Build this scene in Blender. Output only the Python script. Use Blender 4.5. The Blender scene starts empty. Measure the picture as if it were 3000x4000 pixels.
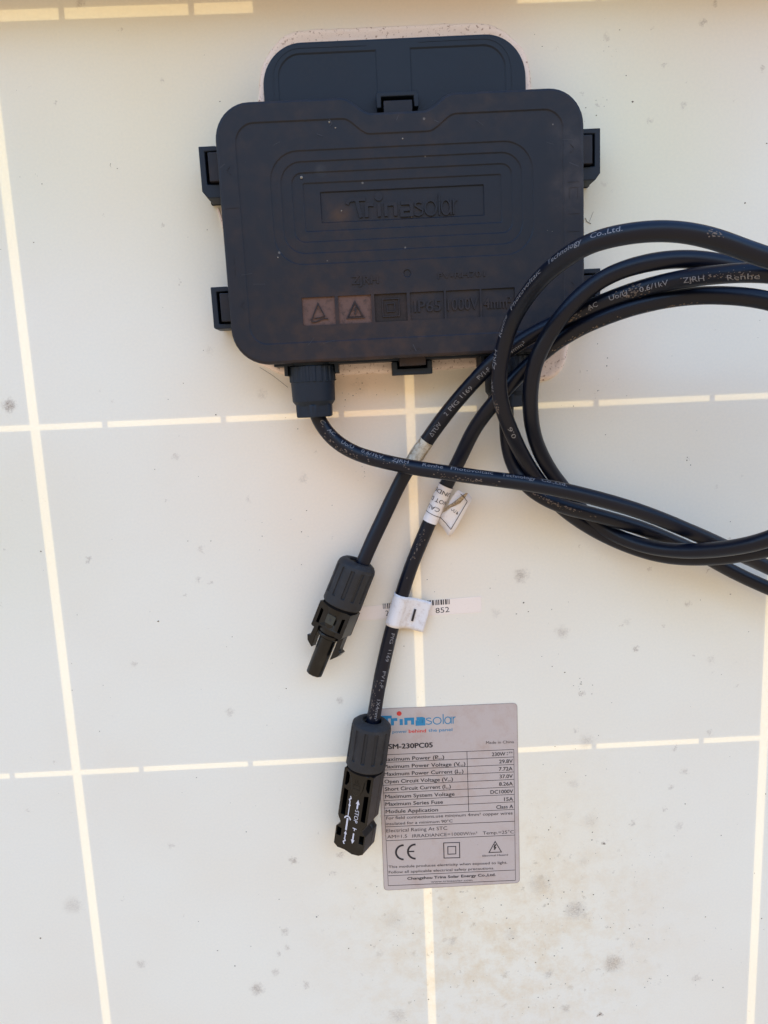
import bpy, bmesh, math, random
import numpy as np
from mathutils import Vector, Matrix, noise
from mathutils.geometry import tessellate_polygon
random.seed(7)
R = math.radians
scene = bpy.context.scene
col = scene.collection

# ------------------------------------------------------------------ camera, world, sun, exposure
# Everything is modelled in the panel's own frame (millimetres, x right, y up the
# panel, z out of its back towards the viewer); M stands that frame up in the world.
TILT = 22.0
M = Matrix.Translation((0, 0, 1.3)) @ Matrix.Rotation(R(90 + TILT), 4, 'X')
FPX = 2862.78
RV = (0.16744415, 0.01900606, 0.04424092)
CAM = np.array([141.8727945, 10.20465608, 316.59923406])


def rot_vec(r):
    th = math.sqrt(sum(c * c for c in r)); k = [c / th for c in r]
    K = np.array([[0, -k[2], k[1]], [k[2], 0, -k[0]], [-k[1], k[0], 0]])
    return np.eye(3) + math.sin(th) * K + (1 - math.cos(th)) * K @ K


RC = rot_vec(RV)
cam_data = bpy.data.cameras.new('camera')
cam = bpy.data.objects.new('camera', cam_data)
col.objects.link(cam)
cam_data.sensor_fit = 'VERTICAL'
cam_data.sensor_height = 36.0
cam_data.lens = FPX / 4000.0 * 36.0
cam_data.clip_start = 0.01
cam_data.clip_end = 500
mc = Matrix([list(row) for row in RC.T]).to_4x4()
mc.translation = Vector(CAM / 1000.0)
cam.matrix_world = M @ mc
scene.camera = cam

SUN_EL, SUN_AZ = 42.0, 12.0          # sun in front of the module, i.e. behind the sheet we look at
world = bpy.data.worlds.new('World')
scene.world = world
world.use_nodes = True
wn = world.node_tree
wn.nodes.clear()
sky = wn.nodes.new('ShaderNodeTexSky')
sky.sky_type = 'NISHITA'
sky.sun_disc = False
sky.sun_elevation = R(SUN_EL)
sky.sun_rotation = R(SUN_AZ)
sky.altitude = 2500
sky.air_density = 1.3
sky.dust_density = 0.0
sky.ozone_density = 3.0
bg = wn.nodes.new('ShaderNodeBackground'); bg.inputs['Strength'].default_value = 0.15
bg2 = wn.nodes.new('ShaderNodeBackground')
bg2.inputs['Color'].default_value = (0.60, 0.47, 0.34, 1); bg2.inputs['Strength'].default_value = 0.36
tc = wn.nodes.new('ShaderNodeTexCoord'); sx = wn.nodes.new('ShaderNodeSeparateXYZ')
mr = wn.nodes.new('ShaderNodeMapRange')
mr.inputs['From Min'].default_value = 0.0; mr.inputs['From Max'].default_value = 0.24  # ground tone lifted above the horizon, added to darken front reflections
mx = wn.nodes.new('ShaderNodeMixShader'); wo = wn.nodes.new('ShaderNodeOutputWorld')
L = wn.links.new
L(sky.outputs[0], bg.inputs['Color']); L(tc.outputs['Generated'], sx.inputs[0]); L(sx.outputs['Z'], mr.inputs['Value'])
L(mr.outputs[0], mx.inputs[0]); L(bg2.outputs[0], mx.inputs[1]); L(bg.outputs[0], mx.inputs[2]); L(mx.outputs[0], wo.inputs['Surface'])

sun_data = bpy.data.lights.new('sun', 'SUN')
sun_data.energy = 2.0; sun_data.angle = R(0.5); sun_data.color = (1.0, 0.95, 0.87)
sun = bpy.data.objects.new('sun', sun_data); col.objects.link(sun)
ds = Vector((math.sin(R(SUN_AZ)) * math.cos(R(SUN_EL)), math.cos(R(SUN_AZ)) * math.cos(R(SUN_EL)), math.sin(R(SUN_EL))))
sun.rotation_euler = ds.to_track_quat('Z', 'Y').to_euler()
sun.location = ds * 5

scene.view_settings.view_transform = 'Standard'
scene.view_settings.look = 'None'
scene.view_settings.gamma = 1.0
scene.view_settings.exposure = 2.20


def P(x, y, h=0.0):
    """point of the photograph (3000 x 4000) seen on the plane h mm above the sheet"""
    d = RC.T @ np.array([(x - 1500) / FPX, -(y - 2000) / FPX, -1.0])
    t = (h - CAM[2]) / d[2]
    q = CAM + t * d
    return Vector((q[0], q[1], h))


def proj(p):
    q = RC @ (np.array(p) - CAM)
    return Vector((1500 + FPX * q[0] / -q[2], 2000 - FPX * q[1] / -q[2]))


# ------------------------------------------------------------------ object helpers
ORG = {}
ROOTS = []


def tag(o, label, cat, group=None):
    o['label'] = label; o['category'] = cat
    if group: o['group'] = group


def thing(name, label, cat, loc, rz=0.0, group=None):
    o = bpy.data.objects.new(name, None); col.objects.link(o)
    o.empty_display_size = 0.01
    o.location = Vector(loc) * 0.001
    o.rotation_euler = (0, 0, rz)
    tag(o, label, cat, group)
    ORG[o.name] = Vector(loc); ROOTS.append(o)
    return o


def mesh(name, verts, faces, mat, parent=None, smooth=False, bevel=0, origin=None, mats=None, mat_idx=None, angle=35):
    org = ORG[parent.name] if parent else (Vector(origin) if origin is not None else Vector((0, 0, 0)))
    me = bpy.data.meshes.new(name)
    me.from_pydata([((Vector(v) - org) * 0.001)[:] for v in verts], [], faces)
    me.materials.append(mat)
    if mats:
        for m_ in mats: me.materials.append(m_)
        for p_, i in zip(me.polygons, mat_idx): p_.material_index = i
    bm = bmesh.new(); bm.from_mesh(me)
    bmesh.ops.recalc_face_normals(bm, faces=bm.faces[:])
    bm.to_mesh(me); bm.free()
    if smooth:
        me.polygons.foreach_set('use_smooth', [True] * len(me.polygons))
        me.set_sharp_from_angle(angle=R(angle))
    o = bpy.data.objects.new(name, me); col.objects.link(o)
    if parent:
        o.parent = parent; ORG[o.name] = org
    else:
        o.location = org * 0.001; ORG[o.name] = org; ROOTS.append(o)
    if bevel:
        b = o.modifiers.new('bevel', 'BEVEL'); b.width = bevel * 0.001; b.segments = 2
        b.limit_method = 'ANGLE'; b.angle_limit = R(38)
        me.polygons.foreach_set('use_smooth', [True] * len(me.polygons)); me.set_sharp_from_angle(angle=R(50))
    return o


class MB:
    def __init__(s): s.v = []; s.f = []
    def add(s, v, f):
        n = len(s.v); s.v += [Vector(a) for a in v]; s.f += [tuple(i + n for i in q) for q in f]
    def box(s, x0, x1, y0, y1, z0, z1):
        s.add([(x0, y0, z0), (x1, y0, z0), (x1, y1, z0), (x0, y1, z0), (x0, y0, z1), (x1, y0, z1), (x1, y1, z1), (x0, y1, z1)],
              [(0, 3, 2, 1), (4, 5, 6, 7), (0, 1, 5, 4), (1, 2, 6, 5), (2, 3, 7, 6), (3, 0, 4, 7)])
    def loops(s, loops, cap0=True, cap1=True):
        n = len(loops[0]); base = len(s.v)
        for l in loops: s.v += [Vector(a) for a in l]
        for k in range(len(loops) - 1):
            for i in range(n):
                j = (i + 1) % n
                s.f.append((base + k * n + i, base + k * n + j, base + (k + 1) * n + j, base + (k + 1) * n + i))
        if cap0: s.f.append(tuple(base + i for i in range(n))[::-1])
        if cap1: s.f.append(tuple(base + (len(loops) - 1) * n + i for i in range(n)))
    def flat(s, outer, holes, z):
        pl = [[Vector((p[0], p[1], z)) for p in o] for o in [outer] + holes]
        tr = tessellate_polygon(pl)
        s.add([p for o in pl for p in o], tr)
    def wall(s, loop, z0, z1, inset=0.0):
        n = len(loop)
        a = [(p[0], p[1], z0) for p in loop]
        l2 = offset(loop, inset) if inset else loop
        b = [(p[0], p[1], z1) for p in l2]
        s.add(a + b, [(i, (i + 1) % n, n + (i + 1) % n, n + i) for i in range(n)])
        return l2
    def prism(s, poly, z0, z1):
        s.loops([[(p[0], p[1], z0) for p in poly], [(p[0], p[1], z1) for p in poly]])
    def holed(s, poly, holes, z0, z1):
        s.flat(poly, holes, z1); s.flat(poly, holes, z0)
        for l in [poly] + holes: s.wall(l, z0, z1)
    def lathe(s, prof, n=48, fr=None, rmod=None, cap0=True, cap1=True):
        """profile [(v, r)] round the local v axis; fr maps (s, v, t)"""
        lp = []
        for v, r in prof:
            l = []
            for i in range(n):
                a = 2 * math.pi * i / n
                rr = rmod(v, r, a) if rmod else r
                l.append(fr(rr * math.cos(a), v, rr * math.sin(a)))
            lp.append(l)
        s.loops(lp, cap0, cap1)
    def xf(s, fn): s.v = [Vector(fn(*p)) for p in s.v]; return s
    def make(s, name, mat, parent=None, **k): return mesh(name, s.v, s.f, mat, parent, **k)


def area(poly): return 0.5 * sum(poly[i][0] * poly[(i + 1) % len(poly)][1] - poly[(i + 1) % len(poly)][0] * poly[i][1] for i in range(len(poly)))


def offset(poly, d):
    """inward offset of a closed outline"""
    n = len(poly); sg = 1 if area(poly) > 0 else -1; out = []
    for i in range(n):
        a = Vector(poly[i - 1][:2]); b = Vector(poly[i][:2]); c = Vector(poly[(i + 1) % n][:2])
        e1 = (b - a); e2 = (c - b)
        if e1.length < 1e-9 or e2.length < 1e-9: out.append(tuple(b)); continue
        e1.normalize(); e2.normalize()
        n1 = Vector((-e1.y, e1.x)) * sg; n2 = Vector((-e2.y, e2.x)) * sg
        m = (n1 + n2)
        if m.length < 1e-6: m = n1.copy()
        m.normalize(); k = max(0.35, m.dot(n1))
        q = b + m * (d / k); out.append((q.x, q.y))
    return out


def rrect(x0, y0, x1, y1, r, n=8):
    r = r if isinstance(r, (list, tuple)) else [r] * 4     # bl, br, tr, tl
    out = []
    for cx, cy, a0, rr in ((x0 + r[0], y0 + r[0], 180, r[0]), (x1 - r[1], y0 + r[1], 270, r[1]), (x1 - r[2], y1 - r[2], 0, r[2]), (x0 + r[3], y1 - r[3], 90, r[3])):
        for i in range(n + 1):
            a = R(a0 + 90 * i / n); out.append((cx + rr * math.cos(a), cy + rr * math.sin(a)))
    return out


def scurve(x0, y0, x1, y1, n=10):
    return [(x0 + (x1 - x0) * t, y0 + (y1 - y0) * (3 * t * t - 2 * t * t * t)) for t in [i / n for i in range(n + 1)]]


def ribbon(pts, w, closed=False):
    """mitred flat stroke: returns left loop, right loop"""
    n = len(pts); Lp, Rp = [], []
    for i in range(n):
        b = Vector(pts[i])
        a = Vector(pts[i - 1]) if (i > 0 or closed) else None
        c = Vector(pts[(i + 1) % n]) if (i < n - 1 or closed) else None
        e1 = (b - a).normalized() if a is not None else (c - b).normalized()
        e2 = (c - b).normalized() if c is not None else e1
        m = Vector((-(e1 + e2).y, (e1 + e2).x))
        if m.length < 1e-6: m = Vector((-e1.y, e1.x))
        m.normalize(); k = max(0.4, m.dot(Vector((-e1.y, e1.x))))
        Lp.append(b + m * (w / 2 / k)); Rp.append(b - m * (w / 2 / k))
    return Lp, Rp


def stroke(mb, pts, w, z0, z1=None, closed=False):
    l, r = ribbon(pts, w, closed); n = len(l); m = n if closed else n - 1
    if z1 is None:
        mb.add([(p.x, p.y, z0) for p in l + r], [(i, n + i, n + (i + 1) % n, (i + 1) % n) for i in range(m)])
        return
    v = [(p.x, p.y, z1) for p in l + r] + [(p.x, p.y, z0) for p in l + r]
    f = []
    for i in range(m):
        j = (i + 1) % n
        f += [(i, n + i, n + j, j), (2 * n + i, 2 * n + j, 3 * n + j, 3 * n + i), (i, j, 2 * n + j, 2 * n + i), (n + j, n + i, 3 * n + i, 3 * n + j)]
    if not closed: f += [(0, 2 * n, 3 * n, n), (n - 1, 2 * n - 1, 4 * n - 1, 3 * n - 1)]
    mb.add(v, f)


def arc(cx, cy, rx, ry, a0, a1, n=16):
    return [(cx + rx * math.cos(R(a0 + (a1 - a0) * i / n)), cy + ry * math.sin(R(a0 + (a1 - a0) * i / n))) for i in range(n + 1)]


TXC = {}


def text_raw(s, bold=0.0, res=3):
    """glyph outlines as flat faces, cap height 1, starting at x = 0"""
    key = (s, bold, res)
    if key in TXC: return TXC[key]
    cu = bpy.data.curves.new('t', 'FONT'); cu.body = s; cu.size = 1.0; cu.offset = bold; cu.resolution_u = res
    ob = bpy.data.objects.new('t', cu); col.objects.link(ob)
    dg = bpy.context.evaluated_depsgraph_get(); dg.update()
    ev = ob.evaluated_get(dg); me = ev.to_mesh()
    v = [tuple(a.co[:2]) for a in me.vertices]; f = [tuple(p.vertices) for p in me.polygons]
    ev.to_mesh_clear(); bpy.data.objects.remove(ob); bpy.data.curves.remove(cu)
    x0 = min(a[0] for a in v); x1 = max(a[0] for a in v)
    v = [((a[0] - x0), a[1]) for a in v]
    TXC[key] = (v, f, x1 - x0); return TXC[key]


CAPH = None


def text_fit(s, w, cap, bold=0.0, res=3):
    global CAPH
    if CAPH is None:
        hv = text_raw('H')[0]; CAPH = max(a[1] for a in hv)
    v, f, wd = text_raw(s, bold, res)
    return [(a[0] * w / wd, a[1] * cap / CAPH) for a in v], f


def lay(mb, v, f, p0, p1, z, thick=0.0):
    """lay flat text from p0 towards p1 at height z; with thick it is raised"""
    d = (Vector(p1[:2]) - Vector(p0[:2])).normalized(); n = Vector((-d.y, d.x))
    def q(a, zz): w = Vector(p0[:2]) + d * a[0] + n * a[1]; return (w.x, w.y, zz)
    if not thick: mb.add([q(a, z) for a in v], f); return
    ec = {}
    for fc in f:
        for i in range(len(fc)):
            e = (fc[i], fc[(i + 1) % len(fc)]); ec[e] = 1
    k = len(v); fs = list(f)
    for (a, b) in ec:
        if (b, a) not in ec: fs.append((a, b, k + b, k + a))
    mb.add([q(a, z + thick) for a in v] + [q(a, z) for a in v], fs)


# ------------------------------------------------------------------ materials
def nmat(name):
    m = bpy.data.materials.new(name); m.use_nodes = True
    nt = m.node_tree; nt.nodes.clear()
    return m, nt, nt.nodes.new, nt.links.new


def plastic(name, base, rough=0.5, dust=(0.16, 0.12, 0.10), dust_amt=0.25, dscale=60, grain=0.04, gscale=2500, spec=0.5, specks=0.0, dust_lo=0.5, dust_hi=0.8, patches=()):
    m, nt, N, K = nmat(name)
    out = N('ShaderNodeOutputMaterial'); b = N('ShaderNodeBsdfPrincipled'); tc = N('ShaderNodeTexCoord')
    n1 = N('ShaderNodeTexNoise'); n1.inputs['Scale'].default_value = dscale; n1.inputs['Detail'].default_value = 8; n1.inputs['Roughness'].default_value = 0.65
    mr = N('ShaderNodeMapRange'); mr.inputs['From Min'].default_value = dust_lo; mr.inputs['From Max'].default_value = dust_hi; mr.inputs['To Max'].default_value = dust_amt
    K(tc.outputs['Object'], n1.inputs['Vector']); K(n1.outputs[0], mr.inputs['Value'])
    n2 = N('ShaderNodeTexNoise'); n2.inputs['Scale'].default_value = dscale * 14; n2.inputs['Detail'].default_value = 4
    mr2 = N('ShaderNodeMapRange'); mr2.inputs['From Min'].default_value = 0.42; mr2.inputs['From Max'].default_value = 0.72; mr2.inputs['To Min'].default_value = 0.35; mr2.inputs['To Max'].default_value = 1.3
    K(tc.outputs['Object'], n2.inputs['Vector']); K(n2.outputs[0], mr2.inputs['Value'])
    mm = N('ShaderNodeMath'); mm.operation = 'MULTIPLY'; K(mr.outputs[0], mm.inputs[0]); K(mr2.outputs[0], mm.inputs[1])
    mix = N('ShaderNodeMix'); mix.data_type = 'RGBA'
    mix.inputs['A'].default_value = (*base, 1); mix.inputs['B'].default_value = (*dust, 1)
    K(mm.outputs[0], mix.inputs['Factor'])
    last = mix.outputs['Result']
    for (bx_, by_, br_, ba_, bcol) in patches:          # dust that has settled in places, object coordinates in mm
        d = N('ShaderNodeVectorMath'); d.operation = 'DISTANCE'; d.inputs[1].default_value = (bx_ * .001, by_ * .001, .02)
        wv_ = N('ShaderNodeVectorMath'); wv_.operation = 'MULTIPLY_ADD'; wv_.inputs[1].default_value = (br_ * .0008,) * 3; K(n1.outputs['Color'], wv_.inputs[0]); K(tc.outputs['Object'], wv_.inputs[2])
        wq_ = N('ShaderNodeVectorMath'); wq_.operation = 'SUBTRACT'; wq_.inputs[1].default_value = (br_ * .0004,) * 3; K(wv_.outputs[0], wq_.inputs[0]); K(wq_.outputs[0], d.inputs[0])
        q_ = N('ShaderNodeMapRange'); q_.interpolation_type = 'SMOOTHSTEP'; q_.inputs['From Min'].default_value = 0; q_.inputs['From Max'].default_value = br_ * .001
        q_.inputs['To Min'].default_value = ba_; q_.inputs['To Max'].default_value = 0; K(d.outputs['Value'], q_.inputs['Value'])
        k_ = N('ShaderNodeMath'); k_.operation = 'MULTIPLY'; K(q_.outputs[0], k_.inputs[0]); K(mr2.outputs[0], k_.inputs[1])
        x_ = N('ShaderNodeMix'); x_.data_type = 'RGBA'; x_.clamp_factor = True; K(k_.outputs[0], x_.inputs['Factor']); K(last, x_.inputs['A']); x_.inputs['B'].default_value = (*bcol, 1); last = x_.outputs['Result']
    if specks:
        vo = N('ShaderNodeTexVoronoi'); vo.inputs['Scale'].default_value = 330; K(tc.outputs['Object'], vo.inputs['Vector'])
        vs = N('ShaderNodeSeparateColor'); K(vo.outputs['Color'], vs.inputs[0])
        gt = N('ShaderNodeMath'); gt.operation = 'GREATER_THAN'; gt.inputs[1].default_value = 1 - specks; K(vs.outputs[0], gt.inputs[0])
        sz = N('ShaderNodeMath'); sz.operation = 'MULTIPLY'; sz.inputs[1].default_value = 0.16; K(vs.outputs[1], sz.inputs[0])
        lt = N('ShaderNodeMath'); lt.operation = 'LESS_THAN'; K(vo.outputs['Distance'], lt.inputs[0]); K(sz.outputs[0], lt.inputs[1])
        ml = N('ShaderNodeMath'); ml.operation = 'MULTIPLY'; K(gt.outputs[0], ml.inputs[0]); K(lt.outputs[0], ml.inputs[1])
        m2 = N('ShaderNodeMath'); m2.operation = 'MULTIPLY'; m2.inputs[1].default_value = 0.6; K(ml.outputs[0], m2.inputs[0])
        mx2 = N('ShaderNodeMix'); mx2.data_type = 'RGBA'; K(m2.outputs[0], mx2.inputs['Factor']); K(last, mx2.inputs['A']); mx2.inputs['B'].default_value = (0.16, 0.15, 0.14, 1)
        last = mx2.outputs['Result']
    K(last, b.inputs['Base Color'])
    ra = N('ShaderNodeMapRange'); ra.inputs['To Min'].default_value = rough - 0.06; ra.inputs['To Max'].default_value = rough + 0.14
    K(n1.outputs[0], ra.inputs['Value']); K(ra.outputs[0], b.inputs['Roughness'])
    b.inputs['Specular IOR Level'].default_value = spec
    n3 = N('ShaderNodeTexNoise'); n3.inputs['Scale'].default_value = gscale; n3.inputs['Detail'].default_value = 2
    K(tc.outputs['Object'], n3.inputs['Vector'])
    bp = N('ShaderNodeBump'); bp.inputs['Strength'].default_value = grain * 4; bp.inputs['Distance'].default_value = 0.0001
    K(n3.outputs[0], bp.inputs['Height']); K(bp.outputs[0], b.inputs['Normal'])
    K(b.outputs[0], out.inputs['Surface'])
    return m


def simple(name, color, rough=0.6, spec=0.4, metal=0.0, noise_amt=0.0, nscale=300, trans=0.0):
    m, nt, N, K = nmat(name)
    out = N('ShaderNodeOutputMaterial'); b = N('ShaderNodeBsdfPrincipled')
    b.inputs['Base Color'].default_value = (*color, 1); b.inputs['Roughness'].default_value = rough
    b.inputs['Specular IOR Level'].default_value = spec; b.inputs['Metallic'].default_value = metal
    if noise_amt:
        tc = N('ShaderNodeTexCoord'); n = N('ShaderNodeTexNoise'); n.inputs['Scale'].default_value = nscale; n.inputs['Detail'].default_value = 6
        K(tc.outputs['Object'], n.inputs['Vector'])
        mr = N('ShaderNodeMapRange'); mr.inputs['To Min'].default_value = 1 - noise_amt; mr.inputs['To Max'].default_value = 1 + noise_amt; K(n.outputs[0], mr.inputs['Value'])
        vm = N('ShaderNodeVectorMath'); vm.operation = 'SCALE'; vm.inputs[0].default_value = color; K(mr.outputs[0], vm.inputs['Scale']); K(vm.outputs[0], b.inputs['Base Color'])
    K(b.outputs[0], out.inputs['Surface'])
    return m


def paper(name, color, dirt=(0.42, 0.33, 0.24), lo=0.5, hi=0.72, amt=0.6, scale=140, seed=0.0, rough=0.5):
    """printed vinyl with patchy grime"""
    m, nt, N, K = nmat(name)
    out = N('ShaderNodeOutputMaterial'); b = N('ShaderNodeBsdfPrincipled'); tc = N('ShaderNodeTexCoord')
    n1 = N('ShaderNodeTexNoise'); n1.noise_dimensions = '4D'; n1.inputs['W'].default_value = seed
    n1.inputs['Scale'].default_value = scale; n1.inputs['Detail'].default_value = 9; n1.inputs['Roughness'].default_value = 0.7
    K(tc.outputs['Object'], n1.inputs['Vector'])
    mr = N('ShaderNodeMapRange'); mr.inputs['From Min'].default_value = lo; mr.inputs['From Max'].default_value = hi; mr.inputs['To Max'].default_value = amt
    K(n1.outputs[0], mr.inputs['Value'])
    n2 = N('ShaderNodeTexNoise'); n2.inputs['Scale'].default_value = 2200; K(tc.outputs['Object'], n2.inputs['Vector'])
    r2 = N('ShaderNodeMapRange'); r2.inputs['From Min'].default_value = 0.66; r2.inputs['From Max'].default_value = 0.72; r2.inputs['To Max'].default_value = 0.35; K(n2.outputs[0], r2.inputs['Value'])
    ad = N('ShaderNodeMath'); ad.operation = 'ADD'; ad.use_clamp = True; K(mr.outputs[0], ad.inputs[0]); K(r2.outputs[0], ad.inputs[1])
    mix = N('ShaderNodeMix'); mix.data_type = 'RGBA'; mix.inputs['A'].default_value = (*color, 1); mix.inputs['B'].default_value = (*dirt, 1)
    K(ad.outputs[0], mix.inputs['Factor']); K(mix.outputs['Result'], b.inputs['Base Color'])
    b.inputs['Roughness'].default_value = rough; b.inputs['Specular IOR Level'].default_value = 0.4
    K(b.outputs[0], out.inputs['Surface'])
    return m


LID = plastic('lid_plastic', (0.005, 0.0088, 0.0175), 0.50, dust=(0.045, 0.029, 0.022), dust_amt=0.60, spec=0.3, dscale=14, specks=0.03, dust_lo=0.42, dust_hi=0.75,
              patches=[(-30, -34, 85, .45, (.036, .020, .015)), (-26, 6, 9, .5, (.07, .036, .018)), (-20, -45, 40, .35, (.05, .026, .022)), (20, -60, 50, .3, (.045, .026, .022)), (66, 12, 14, .4, (.06, .055, .06)), (64, 30, 12, .35, (.06, .055, .06)), (-31, 23, 3.2, .3, (.10, .10, .10))])
BASE = plastic('base_plastic', (0.005, 0.0115, 0.023), 0.5, dust=(0.04, 0.032, 0.028), dust_amt=0.18, spec=0.3, dscale=40)
DUSTY = plastic('dusty_plastic', (0.118, 0.072, 0.062), 0.8, dust=(0.04, 0.032, 0.03), dust_amt=0.95, dscale=420, dust_lo=0.5, dust_hi=0.66, spec=0.2)
HALFD = plastic('half_dusty_plastic', (0.02, 0.015, 0.015), 0.7, dust=(0.09, 0.055, 0.048), dust_amt=0.7, dscale=120, spec=0.3)
CABLE = plastic('cable_rubber', (0.0012, 0.0032, 0.0105), 0.32, dust=(0.035, 0.021, 0.014), dust_amt=0.14, dscale=55, specks=0.03, spec=0.28, dust_lo=0.55, dust_hi=0.8)
NUT = plastic('connector_nut_plastic', (0.013, 0.0135, 0.016), 0.62, dust=(0.14, 0.13, 0.13), dust_amt=0.25, dscale=120, specks=0.06, spec=0.4)
BODY = plastic('connector_body_plastic', (0.002, 0.0024, 0.003), 0.27, spec=0.36, dust=(0.08, 0.08, 0.07), dust_amt=0.2, dscale=120, specks=0.03)
BLACK = simple('black_cavity', (0.003, 0.003, 0.004), 0.9, 0.1)
SEAL = paper('sealant', (0.76, 0.64, 0.57), dirt=(0.22, 0.12, 0.08), lo=0.565, hi=0.61, amt=0.8, scale=620, rough=0.7)
LABEL = paper('silver_label', (0.44, 0.385, 0.37), dirt=(0.33, 0.20, 0.14), lo=0.50, hi=0.75, amt=0.55, scale=52, rough=0.42)
STICK = paper('pale_sticker', (0.76, 0.675, 0.62), dirt=(0.5, 0.4, 0.36), lo=0.6, hi=0.8, amt=0.3, scale=120)
TAGW = paper('tag_vinyl', (0.66, 0.645, 0.66), dirt=(0.30, 0.22, 0.18), lo=0.50, hi=0.72, amt=0.55, scale=330)
TAGC = paper('caution_vinyl', (0.68, 0.65, 0.66), dirt=(0.38, 0.29, 0.24), lo=0.58, hi=0.76, amt=0.5, scale=300, seed=3)
TAGD = paper('dirty_vinyl', (0.52, 0.47, 0.38), dirt=(0.20, 0.14, 0.08), lo=0.46, hi=0.62, amt=0.8, scale=420, seed=5)
GRIME = paper('brown_grime', (0.40, 0.31, 0.20), dirt=(0.13, 0.09, 0.06), lo=0.42, hi=0.55, amt=0.8, scale=900)
INK = simple('black_ink', (0.022, 0.02, 0.026), 0.5, 0.3)
GREYINK = simple('grey_black_ink', (0.022, 0.02, 0.025), 0.55, 0.3)
BLUEINK = simple('blue_ink', (0.015, 0.19, 0.36), 0.5, noise_amt=0.15)
BLUEINK2 = simple('slate_blue_ink', (0.04, 0.19, 0.33), 0.5, noise_amt=0.15)
REDINK = simple('red_ink', (0.55, 0.035, 0.03), 0.5, noise_amt=0.2)
WHITEINK = simple('white_ink', (0.52, 0.52, 0.58), 0.6, noise_amt=0.35, nscale=1500)
PRINT = simple('cable_print', (0.17, 0.17, 0.185), 0.6, noise_amt=0.8, nscale=1800)
CELLM = simple('solar_cell_silicon', (0.03, 0.035, 0.07), 0.4, 0.5)
ALU = simple('anodised_aluminium', (0.55, 0.55, 0.56), 0.38, 0.5, 1.0, 0.05)
SOLDER = simple('tinned_copper', (0.45, 0.43, 0.40), 0.4, 0.5, 1.0)
STRIP = simple('white_insulation', (0.7, 0.7, 0.68), 0.7)
DIRT = simple('dirt_flake', (0.10, 0.075, 0.05), 0.9, 0.1, noise_amt=0.5, nscale=400)
BITS = simple('pale_debris', (0.25, 0.23, 0.2), 0.8, 0.1)

glass, nt, N, K = nmat('front_glass_clear')
o_ = N('ShaderNodeOutputMaterial'); t_ = N('ShaderNodeBsdfTransparent'); g_ = N('ShaderNodeBsdfGlossy'); x_ = N('ShaderNodeMixShader')
t_.inputs['Color'].default_value = (0.95, 0.97, 0.95, 1); g_.inputs['Roughness'].default_value = 0.1; x_.inputs[0].default_value = 0.05
K(t_.outputs[0], x_.inputs[1]); K(g_.outputs[0], x_.inputs[2]); K(x_.outputs[0], o_.inputs['Surface'])

# ---- the back sheet: white film that lets some of the sun through, with broad tints, weathering and marks
# marks: (photo x, photo y, radius px, strength)
MARKS = [(35,1583,24,.85),(1004,3863,25,.65),(1146,3361,13,.8),(669,3305,12,.35),(552,3767,18,.4),(285,3538,34,.32),(1112,3639,15,.45),(1124,3700,12,.5),
 (1090,3727,10,.45),(1076,3795,14,.4),(1198,3848,14,.45),(1302,3410,11,.4),(1329,3338,12,.45),(2246,3556,40,.55),(2108,3452,42,.40),(2395,3763,37,.70),(1997,3650,28,.28),
 (2144,3806,18,.5),(2210,3940,17,.55),(2278,3363,20,.22),(2305,3207,27,.22),(2673,3013,13,.45),(2619,3076,10,.5),(2594,3164,9,.6),(2472,3216,10,.6),(2359,3295,8,1.2),
 (2653,3227,15,.3),(2343,3962,9,1.2),(2720,3822,16,.4),(2241,3063,20,.25),(1767,3678,16,.45),(1554,3967,30,.4),(1536,3596,42,.25),(2033,2247,26,.62),(2196,2470,24,.42),
 (2484,2534,10,.6),(2686,2359,10,.5),(2776,2579,15,.28),(2274,2707,10,.6),(2292,2897,28,.35),(2248,2855,9,.5),(2451,2427,13,.2),(2540,2221,7,.5),(2771,2859,9,.4),
 (2637,2922,8,.5),(1937,2394,16,.25),(2748,90,13,.6),(2368,145,13,.4),(2594,253,10,.45),(2673,411,12,.4),(2336,407,10,.45),(2535,470,10,.35),(2359,723,12,.3),
 (2983,268,9,.5),(2793,11,10,.5),(635,318,9,.5),(312,9,18,.45),(346,2187,11,.5),(785,2148,11,.35),(775,2264,10,.45),(823,2274,8,.45),(525,2597,10,.4),
 (1327,2736,14,.45),(899,2783,16,.35),(687,1784,11,.35),(1184,1870,15,.3),(818,1372,14,.25),(1022,1542,17,.3),(1405,1506,34,.22),(970,1950,9,.3)]
# broad tints (photo x, y, radius px, colour that multiplies the white)
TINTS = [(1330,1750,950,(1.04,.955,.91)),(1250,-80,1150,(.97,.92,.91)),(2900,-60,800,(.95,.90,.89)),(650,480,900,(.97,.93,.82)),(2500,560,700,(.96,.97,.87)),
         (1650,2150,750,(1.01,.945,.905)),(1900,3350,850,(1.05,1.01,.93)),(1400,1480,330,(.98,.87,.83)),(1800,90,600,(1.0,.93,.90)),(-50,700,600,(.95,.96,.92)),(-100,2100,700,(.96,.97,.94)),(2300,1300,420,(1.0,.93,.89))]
sheet_m, nt, N, K = nmat('white_back_sheet')
out = N('ShaderNodeOutputMaterial'); tc = N('ShaderNodeTexCoord')
mm_ = N('ShaderNodeVectorMath'); mm_.operation = 'SCALE'; mm_.inputs['Scale'].default_value = 1000.0; K(tc.outputs['Object'], mm_.inputs[0])
dn = N('ShaderNodeTexNoise'); dn.inputs['Scale'].default_value = 0.45; dn.inputs['Detail'].default_value = 5; dn.inputs['Roughness'].default_value = .7; K(mm_.outputs[0], dn.inputs['Vector'])
dsb = N('ShaderNodeVectorMath'); dsb.operation = 'MULTIPLY_ADD'; dsb.inputs[1].default_value = (7.5, 7.5, 0); dsb.inputs[2].default_value = (-3.75, -3.75, 0)
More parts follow.
